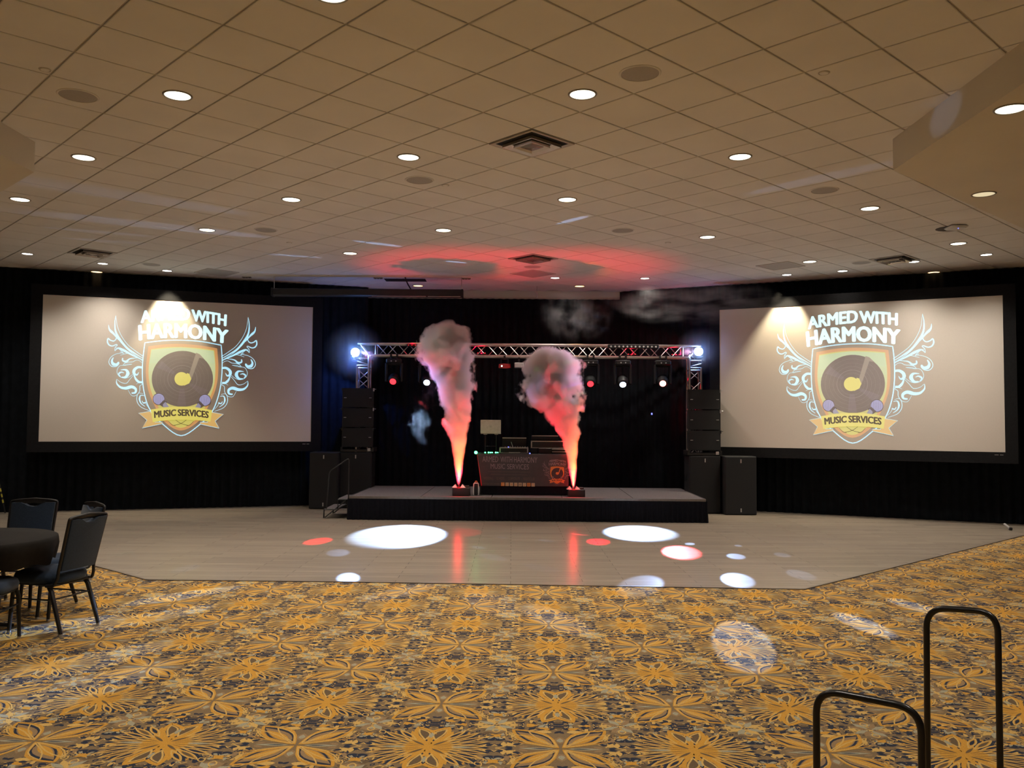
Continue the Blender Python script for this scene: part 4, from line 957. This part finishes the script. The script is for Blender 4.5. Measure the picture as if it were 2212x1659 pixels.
for s in (-1, 1):
    mb = MB(); mb.cyl((s*.10, .12, 0), (s*.10, .12, ph-.008), .009, 8); mb.build('post', M_blackm, t2); mb = MB(); mb.box(s*.10-.03, s*.10+.03, .02, .24, ph-.012, ph); mb.build('arm', M_silver, t2)
mb = MB(); mb.bbox(-.14, .14, .0, .24, 0, .012, .004); mb.cyl((-.1, .12, ph*.35), (.1, .12, ph*.35), .006, 6); mb.build('base', M_blackm, t2)
def case(name, label, cat, px0, px1, py0, py1, dY, dep, m, edge=None, b=.006):
    a0 = ony(px0, py1, BYY+dY); a1 = ony(px1, py0, BYY+dY)
    z0 = max(a0.z, TZT+.001)
    t = thing(name, label, cat, ((a0.x+a1.x)/2, BYY+dY, z0)); h = a1.z-z0; w_ = (a1.x-a0.x)/2
    mb = MB(); mb.bbox(-w_, w_, 0, dep, 0, h, b); mb.build('case', m, t)
    if edge is not None:
        mb = MB(); e = .008
        for x0, x1, q0, q1 in ((-w_, w_, h-.014, h+.002), (-w_, w_, -.0, .012), (-w_-.002, -w_+.02, .0, h), (w_-.02, w_+.002, .0, h)): mb.box(x0, x1, -.006, .012, q0, q1)
        mb.build('edge_trim', edge, t, smooth=False)
    return t, w_, h
t, w_, h = case('mixer_console', 'white-edged mixing console at the table centre', 'mixer', 1079, 1141, 967, 979, .15, .42, M_black, M_silver)
mb = MB(); mb.box(-w_*.35, w_*.45, -.004, .0, .002, .022); mb.build('front_panel', M_grey, t)
mb = MB(); mb.sphere((-w_+.16, .0, h+.008), .008, 8); mb.build('blue_light', M_eblued, t)
for k in range(10):
    mb = MB(); mb.lathe([(.009, 0), (.008, .014), (.001, .016)], 8, (-w_+.1+k*.045, .06+.05*(k % 3), h)); mb.build('knob', M_grey, t)
a0 = ony(1112, 957, BYY+.62)
t, w_, h = case('console_lid', 'tall black open case lid standing behind the mixing console', 'case', 1085, 1137, 946, 979, .60, .05, M_black); mb = MB(); mb.box(-w_, w_, -.004, .03, h-.012, h+.006); mb.build('edge_trim', M_silver, t, smooth=False)
mb = MB(); mb.tube([(-.02, -.25, h*.35), (-.06, -.25, h*.75)], .006, 6); o = mb.build('microphone_arm', M_badge, t)
t, w_, h = case('flight_case', 'black flight case with silver edges at the table right', 'case', 1147, 1232, 953, 968, .30, .36, M_black, M_silver)
p = t.location; t3, w3, h3 = case('equipment_box', 'plain black box under the flight case', 'box', 1164, 1191, 968.5, 981, .22, .3, M_black)
t, w4, h4 = case('rack_drawer', 'low rack unit with two silver strips at the right end of the table', 'rack unit', 1192, 1232, 968.5, 981, .24, .36, M_black)
for z in (.03, .075): 
    mb = MB(); mb.box(-w4, w4, -.006, .0, z, z+.014); mb.build('silver_strip', M_silver, t, smooth=False)
t, w5, h5 = case('cable_tray', 'small dark box with loose plugs left of the black box on the table', 'box', 1145, 1162, 969, 981, .30, .3, M_black)
t, w_, h = case('controller_lid', 'second dark console with a pale top edge on the flight case', 'mixer', 1149, 1206, 942, 952.6, .36, .26, M_grille); mb = MB(); mb.box(-w_, w_, -.008, .03, h-.004, h+.008); mb.build('edge_trim', M_silver, t, smooth=False)
mb = MB(); mb.sphere((0, 0, 0), .02, 8)
# green LED strip on the table's left
g0 = ony(1029, 977.5, BYY+.05); t = thing('green_led_strip', 'row of green indicator lights along the left table edge', 'indicator lights', (g0.x, BYY+.05, TZT))
mb = MB(); mb.bbox(-.02, .42, 0, .05, 0, .02, .004); mb.build('strip', M_black, t)
for x, r in ((1028, .028), (1048, .012), (1055.5, .013), (1059.5, .011), (1063, .010), (1071, .013), (1075, .010)):
    q = ony(x, 977.5, BYY+.04); mb = MB(); mb.sphere((q.x-g0.x, -.004, max(q.z, TZT+.015)-TZT), r, 10); mb.build('green_light', M_egreen, t)
d = bpy.data.lights.new('green_glow', 'POINT'); d.energy = .6; d.color = (.05, 1, .3); d.shadow_soft_size = .03; o = bpy.data.objects.new('green_glow', d); COL.objects.link(o); o.parent = t; o.location = (0, -.06, .03)
q = ony(1144.5, 979, BYY+.05); t = thing('blue_indicator_light', 'tiny blue indicator light on the table edge', 'indicator light', (q.x, BYY+.05, TZT)); mb = MB(); mb.bbox(-.012, .012, 0, .03, 0, .012, .002); mb.build('body', M_black, t); mb = MB(); mb.sphere((0, 0, .012), .011, 8); mb.build('bulb', M_eblued, t)
q = ony(1029, 943, 17.0); 
q = ony(1408, 894, 17.66); t = thing('blue_spot_lamp', 'tiny blue indicator light low on the backdrop right of the stage', 'indicator light', (q.x, 17.68, q.z)); mb = MB(); mb.bbox(-.02, .02, -.02, .03, -.03, .03, .004); mb.build('body', M_black, t); mb = MB(); mb.sphere((0, -.022, 0), .014, 8, 1.4); mb.build('bulb', M_eblued, t)
q = onz(1033, 1061, SH); t = thing('work_lantern', 'small lantern with a white rounded frame at the left foot of the table', 'lantern', (q.x, BYY-.16, SH+.003))
hgt = ony(1033, 1044, BYY-.16).z-SH; mb = MB(); P = arc_path([(-.042, 0, .012), (-.046, 0, hgt*.5), (-.038, 0, hgt), (.038, 0, hgt), (.046, 0, hgt*.5), (.042, 0, .012)], .02); mb.tube(P+[P[0]], .010, 8); mb.build('frame', M_white, t)
mb = MB(); mb.bbox(-.034, .034, -.012, .012, .004, hgt-.012, .006); mb.build('panel', M_black, t); mb = MB(); mb.tube([(-.02, 0, hgt+.008), (-.012, 0, hgt+.035), (.012, 0, hgt+.035), (.02, 0, hgt+.008)], .007, 6); mb.build('hook', mat('orange plastic', (.5, .2, .06), .5, noise=.05), t)

# ------------------------------------------------------------------ smoke jets
JET = []
for nm, x0, x1, y0, y1, nx, Y in (('left', 977, 1015, 1054, 1067, 990.5, 15.10), ('right', 1227, 1264, 1058, 1072, 1239, 15.10)):
    a0, a1 = ony(x0, y1, Y), ony(x1, y0, Y); n = ony(nx, y0, Y)
    t = thing('smoke_jet_machine', 'black low smoke jet machine on the stage lip, %s of the two' % nm, 'smoke machine', ((a0.x+a1.x)/2, Y, SH+.003), 0, 'smoke jet machines at the stage front')
    hw_ = (a1.x-a0.x)/2; h = a1.z-SH
    mb = MB(); mb.bbox(-hw_, hw_, 0, .26, 0, h, .008); mb.build('body', M_black, t)
    for s in (-1, 1):
        xx = n.x-t.location.x; mb = MB(); mb.loft([[(xx+s*.03, .02, h), (xx+s*.12, .02, h), (xx+s*.12, .20, h), (xx+s*.03, .20, h)], [(xx+s*.058, .06, h+.05), (xx+s*.065, .06, h+.05), (xx+s*.065, .16, h+.05), (xx+s*.058, .16, h+.05)]]); mb.build('light_guard', M_silver, t, smooth=False)
    mb = MB(); mb.lathe([(.016, h), (.014, h+.03), (.008, h+.035), (.008, h+.02)], 12, (xx, .11, 0), cap=False); mb.build('nozzle', M_blackm, t)
    mb = MB(); mb.bbox(hw_-.13, hw_-.02, .05, .2, h, h+.03, .006); mb.build('tank_cover', M_black, t)
    JET.append((t, Vector((n.x, Y+.11, SH+h+.04))))
# ------------------------------------------------------------------ smoke
def fcurve(nt, pts, src):
    n = nt.nodes.new('ShaderNodeFloatCurve'); cv = n.mapping.curves[0]
    n.mapping.use_clip = False
    while len(cv.points) > 2: cv.points.remove(cv.points[1])
    cv.points[0].location = pts[0]; cv.points[1].location = pts[-1]
    for p in pts[1:-1]: cv.points.new(*p)
    for p in cv.points: p.handle_type = 'AUTO_CLAMPED'
    n.mapping.update(); nt.links.new(src, n.inputs['Value']); return n.outputs[0]
def mth(nt, op, a, b=None, c=None, clamp=False):
    n = nt.nodes.new('ShaderNodeMath'); n.operation = op; n.use_clamp = clamp
    for i, v in enumerate((a, b, c)):
        if v is None: continue
        if isinstance(v, (int, float)): n.inputs[i].default_value = v
        else: nt.links.new(v, n.inputs[i])
    return n.outputs[0]
def plume(name, label, rows, Y, dens, amp, nsc, seed, thing_group='smoke plumes', col=(.98, .96, .97), thresh=0.0, soft=.35, flat=.8):
    """rows: (pixel y, pixel x centre, pixel half width) from the bottom up"""
    P = [ony(x, y, Y) for y, x, w_ in rows]; W = [w_*Y/FPX for y, x, w_ in rows]
    z0, z1 = P[0].z, P[-1].z; Ht = z1-z0; o0 = P[0]
    mb = MB(); rings = []
    g = 1+amp*.9
    for p, w_ in zip(P, W):
        rings.append([(p.x-o0.x+(w_*g+.02)*math.cos(2*PI*k/16), (w_*g+.02)*flat*math.sin(2*PI*k/16), p.z-z0) for k in range(16)])
    top = rings[-1]; cxt = P[-1].x-o0.x
    rings.append([(cxt+(x-cxt)*.4, y*.4, z+W[-1]*.5+.03) for x, y, z in top])
    mb.loft(rings)
    m = bpy.data.materials.new(name); m.use_nodes = True; nt = m.node_tree; nt.nodes.clear(); N = nt.nodes.new; L = nt.links.new
    out = N('ShaderNodeOutputMaterial'); pv = N('ShaderNodeVolumeScatter'); L(pv.outputs[0], out.inputs['Volume'])
    pv.inputs['Color'].default_value = (*col, 1); pv.inputs['Anisotropy'].default_value = .1
    tc = N('ShaderNodeTexCoord'); sx = N('ShaderNodeSeparateXYZ'); L(tc.outputs['Object'], sx.inputs[0])
    zz = mth(nt, 'DIVIDE', sx.outputs['Z'], Ht)
    cxo = fcurve(nt, [((p.z-z0)/Ht, (p.x-o0.x)+.5) for p in P], zz); rad = fcurve(nt, [((p.z-z0)/Ht, w_) for p, w_ in zip(P, W)], zz)
    dx = mth(nt, 'SUBTRACT', sx.outputs['X'], mth(nt, 'SUBTRACT', cxo, .5)); dy = mth(nt, 'DIVIDE', sx.outputs['Y'], flat)
    dist = mth(nt, 'SQRT', mth(nt, 'ADD', mth(nt, 'MULTIPLY', dx, dx), mth(nt, 'MULTIPLY', dy, dy)))
    rel = mth(nt, 'DIVIDE', dist, rad)
    n1 = N('ShaderNodeTexNoise'); n1.inputs['Scale'].default_value = nsc; n1.inputs['Detail'].default_value = 4; n1.inputs['Roughness'].default_value = .55
    mp = N('ShaderNodeMapping'); mp.inputs['Location'].default_value = (seed, seed*.7, 0); mp.inputs['Scale'].default_value = (1, 1, .8); L(tc.outputs['Object'], mp.inputs[0]); L(mp.outputs[0], n1.inputs['Vector'])
    nn = mth(nt, 'MULTIPLY', mth(nt, 'SUBTRACT', n1.outputs['Fac'], .5), amp*5.0)
    nn = mth(nt, 'MULTIPLY', nn, mth(nt, 'MINIMUM', mth(nt, 'ADD', mth(nt, 'MULTIPLY', zz, 2.2), .15), 1.0))
    v = mth(nt, 'ADD', mth(nt, 'SUBTRACT', 1-thresh, rel), nn)
    v = mth(nt, 'DIVIDE', v, soft, clamp=True)
    topf = mth(nt, 'DIVIDE', mth(nt, 'SUBTRACT', 1.03, zz), .06, clamp=True)
    v = mth(nt, 'MULTIPLY', mth(nt, 'MULTIPLY', v, topf), mth(nt, 'ADD', dens*.35, mth(nt, 'MULTIPLY', mth(nt, 'MINIMUM', mth(nt, 'MULTIPLY', zz, 2.0), 1.0), dens*.65)))
    L(v, pv.inputs['Density'])
    o = mb.build('smoke_plume', m, None); o.location = o0
    tag(o, label, 'smoke', thing_group); m.cycles.volume_step_rate = 1.0
    return o
SM = True
if SM:
    plume('smoke left', 'tall thick plume of smoke shooting from the left jet, glowing red at its foot', [(1047, 990.5, 2.5), (1020, 991, 8), (985, 990, 12), (950, 990, 18), (915, 987, 27), (870, 988, 33), (835, 982, 38), (800, 970, 48), (765, 967, 56), (735, 962, 50), (712, 966, 42), (700, 968, 26)], 15.21, 20, .36, 4.6, 1.3, soft=.22)
    plume('smoke right', 'wide curling plume of smoke shooting from the right jet', [(1052, 1239, 2.5), (1025, 1238, 8), (990, 1236, 12), (955, 1233, 17), (920, 1225, 27), (890, 1211, 42), (860, 1192, 60), (835, 1192, 58), (810, 1196, 58), (785, 1194, 60), (768, 1192, 48), (756, 1186, 30)], 15.21, 18, .40, 4.4, 5.1, soft=.22)
    plume('smoke wisp', 'thin blue-lit wisp of smoke left of the left plume', [(960, 915, 20), (930, 905, 32), (900, 908, 36), (870, 915, 34), (840, 935, 28), (820, 945, 16)], 15.6, 0.16, .8, 13.0, 9.7, thresh=.5, soft=.6, flat=.6)
# coloured light inside the jets, thrown up through the smoke
if BEAMS:
    for t, p in JET:
        lamp_spot('jet_light', p+Vector((0, -.03, -.03)), p+Vector((0, 0, 2)), 700, (1, .20, .012), 9, .8, .01, t)
        lamp_spot('jet_light', p+Vector((0, -.16, -.02)), p+Vector((0, 0, .9)), 170, (1, .20, .01), 16, 1, .02, t)
        lamp_spot('jet_wash', p+Vector((0, -.05, -.02)), p+Vector((0, 0, 2)), 380, (1, .0, .03), 30, .8, .02, t)
    # beams and added washes caught by the smoke
    p = CORNER['left']
    lamp_spot('effect_beam', Vector((p.x+.1, TY-.36, p.z+.02)), ony(948, 728, 15.3), 260, (.35, .6, 1), 3.2, .5, .01, CORNER['leftt'])
    lamp_spot('effect_beam', Vector((p.x+.1, TY-.36, p.z)), ony(912, 888, 15.6), 90, (.25, .45, 1), 4.0, .7, .01, CORNER['leftt'])
    lamp_spot('effect_beam', Vector((p.x+.1, TY-.36, p.z)), ony(962, 815, 15.3), 600, (.45, .38, 1), 14, .9, .02, CORNER['leftt'])  # wide violet wash added to tint the left plume
    lamp_spot('effect_beam', Vector((p.x+.1, TY-.36, p.z)), ony(966, 917, 15.13), 16000, (1, .06, .09), .85, .6, .01, CORNER['leftt'])

    lamp_spot('effect_beam', Vector((CORNER['right'].x-.1, TY-.36, CORNER['right'].z)), ony(1205, 800, 15.25), 650, (.8, .42, .7), 13, .9, .02, CORNER['rightt'])  # wide pink wash added to tint the right plume
    for t, p in JET:
        d = bpy.data.lights.new('jet_glow', 'POINT'); d.energy = 4.5; d.color = (1, .0, .01); d.shadow_soft_size = .03; o = bpy.data.objects.new('jet_glow', d); COL.objects.link(o); o.parent = t; o.location = p-Vector(t.location)+Vector((0, -.13, .02))
    # laser effect behind the right plume and its fan of thin beams
    q = ony(1207, 797, TY-.1); t = thing('laser_effect_light', 'small laser effect light on the beam, buried in the right smoke plume', 'laser projector', (q.x, TY-.10, 0))
    mb = MB(); mb.bbox(-.09, .09, -.06, .10, q.z-.06, q.z+.05, .01); mb.build('housing', M_black, t); mb = MB(); mb.box(-.015, .015, -.015, .015, q.z+.05, TZ-TH); mb.build('clamp', M_blackm, t)
    mb = MB(); mb.tube([(0, -.06, q.z), (0, -.066, q.z)], .02, 12); mb.build('aperture', M_eteal, t)
    for x, y, c, pw, h in ((1160, 795, (.1, 1, .1), 60, 2.0), (1192, 846, (.05, 1, .1), 130, .9), (1248, 782, (0, 1, .2), 300, .7), (1198, 812, (.1, 1, .1), 40, .4), (1228, 858, (.1, 1, .1), 70, .5), (1252, 852, (0, 1, .3), 220, .6), (1242, 815, (.1, .6, 1), 220, .6), (1262, 825, (.1, .05, 1), 400, .8), (1250, 795, (.2, .1, 1), 200, 1.2), (1256, 882, (.1, .05, 1), 250, .8)):
        lamp_spot('laser_beam', RLP, ony(x, y, 15.2), pw*5, c, h, .3, .003, t) if x < 1225 else lamp_spot('laser_beam', Vector((CORNER['right'].x-.1, TY-.36, CORNER['right'].z-.02)), ony(x, y, 15.12), pw*4, c, h*.5, .3, .003, CORNER['rightt'])
    q = ony(905, 826, TY-.15); t2 = T_RL
    for x, y, c, pw, h in ((955, 824, (0, 1, .1), 260, .35), (942, 826, (0, 1, .2), 160, .35), (925, 858, (0, 1, .7), 200, .3), (945, 853, (0, 1, .7), 200, .25), (935, 864, (0, 1, .7), 140, .25)):
        lamp_spot('laser_beam', RLP, ony(x, y, 15.35), pw*6, c, h*1.3, .3, .003, t2)
# haze balls added to stand in for glare round the corner lights
def haze(name, c, r, dens, label):
    mb = MB(); mb.sphere((0, 0, 0), r, 24, 1.0)
    mb = MB(); mb.lathe([(max(.001, r*math.sin(PI*k/12)), -r*math.cos(PI*k/12)) for k in range(13)], 24)
    m = bpy.data.materials.new(name); m.use_nodes = True; nt = m.node_tree; nt.nodes.clear(); N = nt.nodes.new; L = nt.links.new
    out = N('ShaderNodeOutputMaterial'); pv = N('ShaderNodeVolumeScatter'); L(pv.outputs[0], out.inputs['Volume']); pv.inputs['Color'].default_value = (.95, .95, 1, 1); pv.inputs['Anisotropy'].default_value = .3
    tc = N('ShaderNodeTexCoord'); ln = N('ShaderNodeVectorMath'); ln.operation = 'LENGTH'; L(tc.outputs['Object'], ln.inputs[0])
    v = mth(nt, 'SUBTRACT', 1.0, mth(nt, 'DIVIDE', ln.outputs['Value'], r*.98), clamp=True); L(mth(nt, 'MULTIPLY', v, dens), pv.inputs['Density'])
    m.cycles.volume_step_rate = 1.5
    o = mb.build('glare_haze', m, None); o.location = c; return tag(o, label, 'haze', 'haze balls added for glare round the corner lights', 'stuff')
def drift(name, label, x0, x1, z0, z1, Y, dens, seed):
    mb = MB(); mb.lathe([(max(.001, .5*math.sin(PI*k/10)), -.5*math.cos(PI*k/10)) for k in range(11)], 20)
    m = bpy.data.materials.new(name); m.use_nodes = True; nt = m.node_tree; nt.nodes.clear(); N = nt.nodes.new; L = nt.links.new
    out = N('ShaderNodeOutputMaterial'); pv = N('ShaderNodeVolumeScatter'); L(pv.outputs[0], out.inputs['Volume']); pv.inputs['Color'].default_value = (.96, .96, .98, 1)
    tc = N('ShaderNodeTexCoord'); ln = N('ShaderNodeVectorMath'); ln.operation = 'LENGTH'; L(tc.outputs['Object'], ln.inputs[0])
    n1 = N('ShaderNodeTexNoise'); n1.inputs['Scale'].default_value = 2.6; n1.inputs['Detail'].default_value = 4; mp = N('ShaderNodeMapping'); mp.inputs['Location'].default_value = (seed, 0, seed); mp.inputs['Scale'].default_value = (2.0, .6, 2.0); L(tc.outputs['Object'], mp.inputs[0]); L(mp.outputs[0], n1.inputs['Vector'])
    v = mth(nt, 'SUBTRACT', 1.0, mth(nt, 'MULTIPLY', ln.outputs['Value'], 2.0), clamp=True)
    q = mth(nt, 'MULTIPLY', mth(nt, 'SUBTRACT', n1.outputs['Fac'], .42), 6.0, clamp=True)
    L(mth(nt, 'MULTIPLY', mth(nt, 'MULTIPLY', v, q), dens), pv.inputs['Density']); m.cycles.volume_step_rate = 1.0
    o = mb.build('drifting_smoke', m, None); o.location = ((x0+x1)/2, Y, (z0+z1)/2); o.scale = (x1-x0, 1.3, z1-z0); return tag(o, label, 'smoke', 'thin smoke drifting under the ceiling', 'stuff')
if SM:
    a0 = ony(1290, 705, 16.0); a1 = ony(1700, 540, 16.0)
    drift('drift smoke', 'thin grey smoke drifting below the ceiling right of the truss', a0.x, a1.x, a0.z, min(a1.z, CEIL-.02), 16.0, .55, 3.3)
    a0 = ony(1160, 745, 15.9); a1 = ony(1330, 600, 15.9)
    drift('drift smoke high', 'faint smoke rising above the right plume over the truss', a0.x, a1.x, a0.z, a1.z, 15.9, .3, 7.7)
    for sd in ('left', 'right'):
        p = CORNER[sd]; haze('haze '+sd, (p.x, TY-.30, p.z), .62 if sd == 'left' else .5, .45, 'ball of haze added for the blue glare round the %s truss corner light' % sd)
        d = bpy.data.lights.new('corner_glow', 'POINT'); d.energy = 12 if sd == 'left' else 6; d.color = (.06, .24, 1); d.shadow_soft_size = .03; o = bpy.data.objects.new('corner_glow', d); COL.objects.link(o); o.parent = CORNER[sd+'t']; o.location = (0, -.17, p.z)  # blue point lamp added to light up the haze ball
# ------------------------------------------------------------------ banquet table with cloth
TC = Vector((-4.28, 6.87)); TR = .62; TT = .76
t = thing('round_table', 'round banquet table hidden under a black cloth at the left edge', 'table', (TC.x, TC.y, 0))
mb = MB(); mb.lathe([(.001, TT-.03), (TR-.01, TT-.03), (TR-.005, TT-.02), (TR-.01, TT-.005), (.001, TT-.005)], 40, cap=False); mb.build('tabletop', M_black, t)
mb = MB(); mb.lathe([(.04, .06), (.04, TT-.03)], 16); mb.build('pedestal', M_blackm, t)
for k in range(4):
    a = PI/4+k*PI/2; mb = MB(); mb.tube([(0, 0, .07), (.22*math.cos(a), .22*math.sin(a), .05), (.34*math.cos(a), .34*math.sin(a), .022)], .016, 8); mb.build('foot', M_blackm, t)
mb = MB(); n = 96; rings = []
def ripple(k, am): return am*(math.sin(k*2*PI/n*11+.7)+.5*math.sin(k*2*PI/n*7+2))
rings.append([(.001*math.cos(2*PI*k/n), .001*math.sin(2*PI*k/n), TT+.002) for k in range(n)])
for r, z, am in ((TR*.6, TT+.002, 0), (TR-.005, TT+.002, 0), (TR+.010, TT-.006, 0), (TR+.016, TT-.03, .002), (TR+.018, TT-.08, .008), (TR+.0, TT-.14, .016), (TR-.02, TT-.20, .02)):
    rings.append([((r+ripple(k, am))*math.cos(2*PI*k/n), (r+ripple(k, am))*math.sin(2*PI*k/n), z-(ripple(k, .012) if am > .015 else 0)) for k in range(n)])
mb.loft(rings, cap=False); o = mb.build('tablecloth', M_cloth, None, ang=60); o.location = (TC.x, TC.y, 0); tag(o, 'black tablecloth draped over the round table at left', 'tablecloth')
# ------------------------------------------------------------------ chairs (local: faces +y, feet at z 0)
def chair(label, loc, face):
    t = thing('banquet_chair', label, 'chair', (loc[0], loc[1], 0), math.atan2(face[1], face[0])-PI/2, 'stackable banquet chairs round the table')
    sw = .205; mb = MB()
    def seatring(s, z):
        P = []
        for k in range(24):
            a = 2*PI*k/24; cx_ = math.copysign(abs(math.cos(a))**.55, math.cos(a)); sy_ = math.copysign(abs(math.sin(a))**.55, math.sin(a))
            P.append(((sw+.012)*s*cx_*(1.0+.05*sy_), .02+.225*s*sy_, z))
        return P
    mb.loft([seatring(.93, .396), seatring(1.0, .405), seatring(1.03, .44), seatring(.98, .472), seatring(.82, .490), seatring(.4, .497)]); mb.build('seat', M_chairf, t, ang=50)
    def back(x, z, y0=0):   # point on the leaning back plane
        f = (z-.50)/.43; return (x*(1+.07*f), -.215-.105*f+y0, z)
    R_ = []
    Zs = [.50, .52, .60, .70, .80, .885, .905]
    def bring(off, ins):
        P = []
        for s in (-1, 1):
            zz = Zs if s < 0 else Zs[::-1]
            for z in zz: P.append(back(s*(.183-ins), z, off))
            if s < 0:
                for xx, dz in ((-.10, 0), (-.07, -.012), (-.04, -.03), (0, -.036), (.04, -.03), (.07, -.012), (.10, 0)): P.append(back(xx, .905+dz, off))
        return P
    mb = MB(); mb.loft([bring(-.022, .012), bring(-.018, 0), bring(.020, 0), bring(.030, .02)]); mb.build('backrest', M_chairf, t, ang=50)
    # back frame: two uprights joined by a curved top rail
    mb = MB(); P = [(-.215, -.12, .385), (-.212, -.19, .39), (-.20, -.212, .44)]+[back(-.195, z) for z in (.5, .65, .80, .915)]+[back(-.14, .926), back(0, .938), back(.14, .926)]+[back(.195, z) for z in (.915, .80, .65, .5)]+[(.20, -.212, .44), (.212, -.19, .39), (.215, -.12, .385)]
    mb.tube(arc_path(P, .015, 3), .0125, 8); mb.build('back_frame', M_chairm, t)
    mb = MB(); mb.loft([[back(x, z-.012, -.008) for x, z in ((-.16, .918), (0, .931), (.16, .918))]+[back(x, z, -.008) for x, z in ((.16, .918), (0, .935), (-.16, .918))], [back(x, z-.03, .012) for x, z in ((-.16, .918), (0, .931), (.16, .918))]+[back(x, z, .012) for x, z in ((.16, .918), (0, .935), (-.16, .918))]]); mb.build('top_rail', M_chairm, t, ang=60)
    mb = MB()
    for s in (-1, 1): mb.tube([(s*.19, -.19, .392), (s*.19, .20, .392)], .011, 6)
    mb.tube([(-.19, .18, .388), (.19, .18, .388)], .011, 6); mb.tube([(-.19, -.17, .388), (.19, -.17, .388)], .011, 6); mb.build('seat_frame', M_chairm, t)
    for s in (-1, 1):
        mb = MB(); mb.tube([(s*.195, .17, .39), (s*.20, .20, .33), (s*.205, .225, .016)], [.015, .017, .014], 8); o = mb.build('leg', M_chairm, t); mb = MB(); mb.cyl((s*.205, .225, .002), (s*.205, .225, .022), .014, 8); mb.build('foot_glide', M_badge, o)
        mb = MB(); mb.tube([(s*.195, -.12, .39), (s*.20, -.16, .34), (s*.208, -.265, .016)], [.015, .019, .0155], 8); o = mb.build('leg', M_chairm, t); mb = MB(); mb.cyl((s*.208, -.265, .002), (s*.208, -.265, .022), .015, 8); mb.build('foot_glide', M_badge, o)
        mb = MB(); mb.tube([(s*.203, -.18, .275), (s*.203, .207, .275)], .007, 6); mb.build('stretcher', M_chairm, t)
    mb = MB(); mb.tube([(-.203, -.18, .28), (.203, -.18, .28)], .007, 6); mb.build('stretcher', M_chairm, t)
    return t
c3 = chair('slate blue banquet chair nearest the open floor, its back towards the viewer and right', (-3.715, 7.095), (-.97, .24))
def again(label, loc, face):
    c = copy_tree(c3); c.location = (loc[0], loc[1], 0); c.rotation_euler = (0, 0, math.atan2(face[1], face[0])-PI/2); c['label'] = label; return c
again('slate blue banquet chair seen edge-on behind the nearest chair', (-4.02, 7.72), (-.66, -.75))
again('slate blue banquet chair on the far side of the table, facing the viewer', (-4.50, 7.96), (.12, -1))
again('dark banquet chair cut by the left frame edge in front of the table', (-3.97, 6.52), (-.14, .99))
# yellow striped leaning thing by the left drape
q = onz(22, 1108, .01); t = thing('striped_stand_leg', 'dark leaning stand leg with yellow stripes against the left drape at the frame edge', 'stand', (q.x, q.y-.15, .0)); b0 = ony(3, 1068, q.y-.15); Pn = [Vector((0, 0, .02)), Vector((b0.x-q.x, 0, b0.z)), Vector(((b0.x-q.x)*1.8, 0, b0.z*1.8))]
mb = MB(); mb.tube(Pn, .012, 6); mb.build('pole', M_blackm, t)
for a0 in (.55, .85, 1.15, 1.45):
    mb = MB(); d_ = Pn[1]-Pn[0]; mb.tube([Pn[0]+d_*a0, Pn[0]+d_*(a0+.17)], .014, 6); mb.build('yellow_stripe', mat('yellow tape', (.5, .45, .05), .5, noise=.05), t)
mb = MB(); mb.tube([Pn[2], Pn[2]+Vector((-.5, .0, -Pn[2].z+.02))], .012, 6); mb.build('rear_leg', M_blackm, t)
q = onz(2178, 1146, 0); t = thing('castor_foot', 'small grey foot poking from under the right drape at the dance floor corner', 'castor', (q.x, q.y, 0)); mb = MB(); mb.tube([(-.03, .06, .10), (-.01, .02, .07), (.02, -.02, .03)], .02, 8); mb.build('stem', M_grey, t); mb = MB(); mb.tube([(.0, -.03, .032), (.04, -.03, .032)], .024, 10); mb.build('wheel', M_black, t)
# ------------------------------------------------------------------ foreground stair handrail (two hoops)
def railhoop(name, parent, pts, r):
    mb = MB(); mb.tube(arc_path(pts, .085, 8), r, 12); return mb.build(name, M_rail, parent)
YA, YB = 3.55, 3.05
def hoop(px, Yl, Yr):
    (x0, y0), (x1, y1) = px; a = ony(x0, y0, Yl); b = ony(x1, y1, Yr); return a, b
a, b = hoop(((2001, 1312), (2155, 1322)), 3.62, 3.42)
t = thing('step_handrail', 'black tubular handrail of two stepped hoops at the lower right corner', 'handrail', (a.x, a.y, 0)); O = Vector(t.location)
ab = ony(2003, 1640, 3.62); bb = ony(2160, 1640, 3.42)
railhoop('tall_hoop', t, [Vector((ab.x, a.y, .012))-O, Vector((a.x, a.y, a.z))-O, Vector((b.x, b.y, b.z))-O, Vector((bb.x, b.y, .012))-O], .0125)
c_, d_ = hoop(((1763, 1488), (1990, 1532)), 3.10, 2.92)
cb = ony(1768, 1650, 3.10)
railhoop('low_hoop', t, [Vector((c_.x, c_.y, .012))-O, Vector((c_.x, c_.y, c_.z))-O, Vector((d_.x, d_.y, d_.z))-O, Vector((d_.x, d_.y, .012))-O], .0125)
mb = MB(); mb.tube([Vector((c_.x, c_.y, .014))-O, Vector((ab.x, a.y, .014))-O], .012, 8); mb.tube([Vector((d_.x, d_.y, .014))-O, Vector((bb.x, b.y, .014))-O], .012, 8); mb.build('base_tube', M_rail, t)
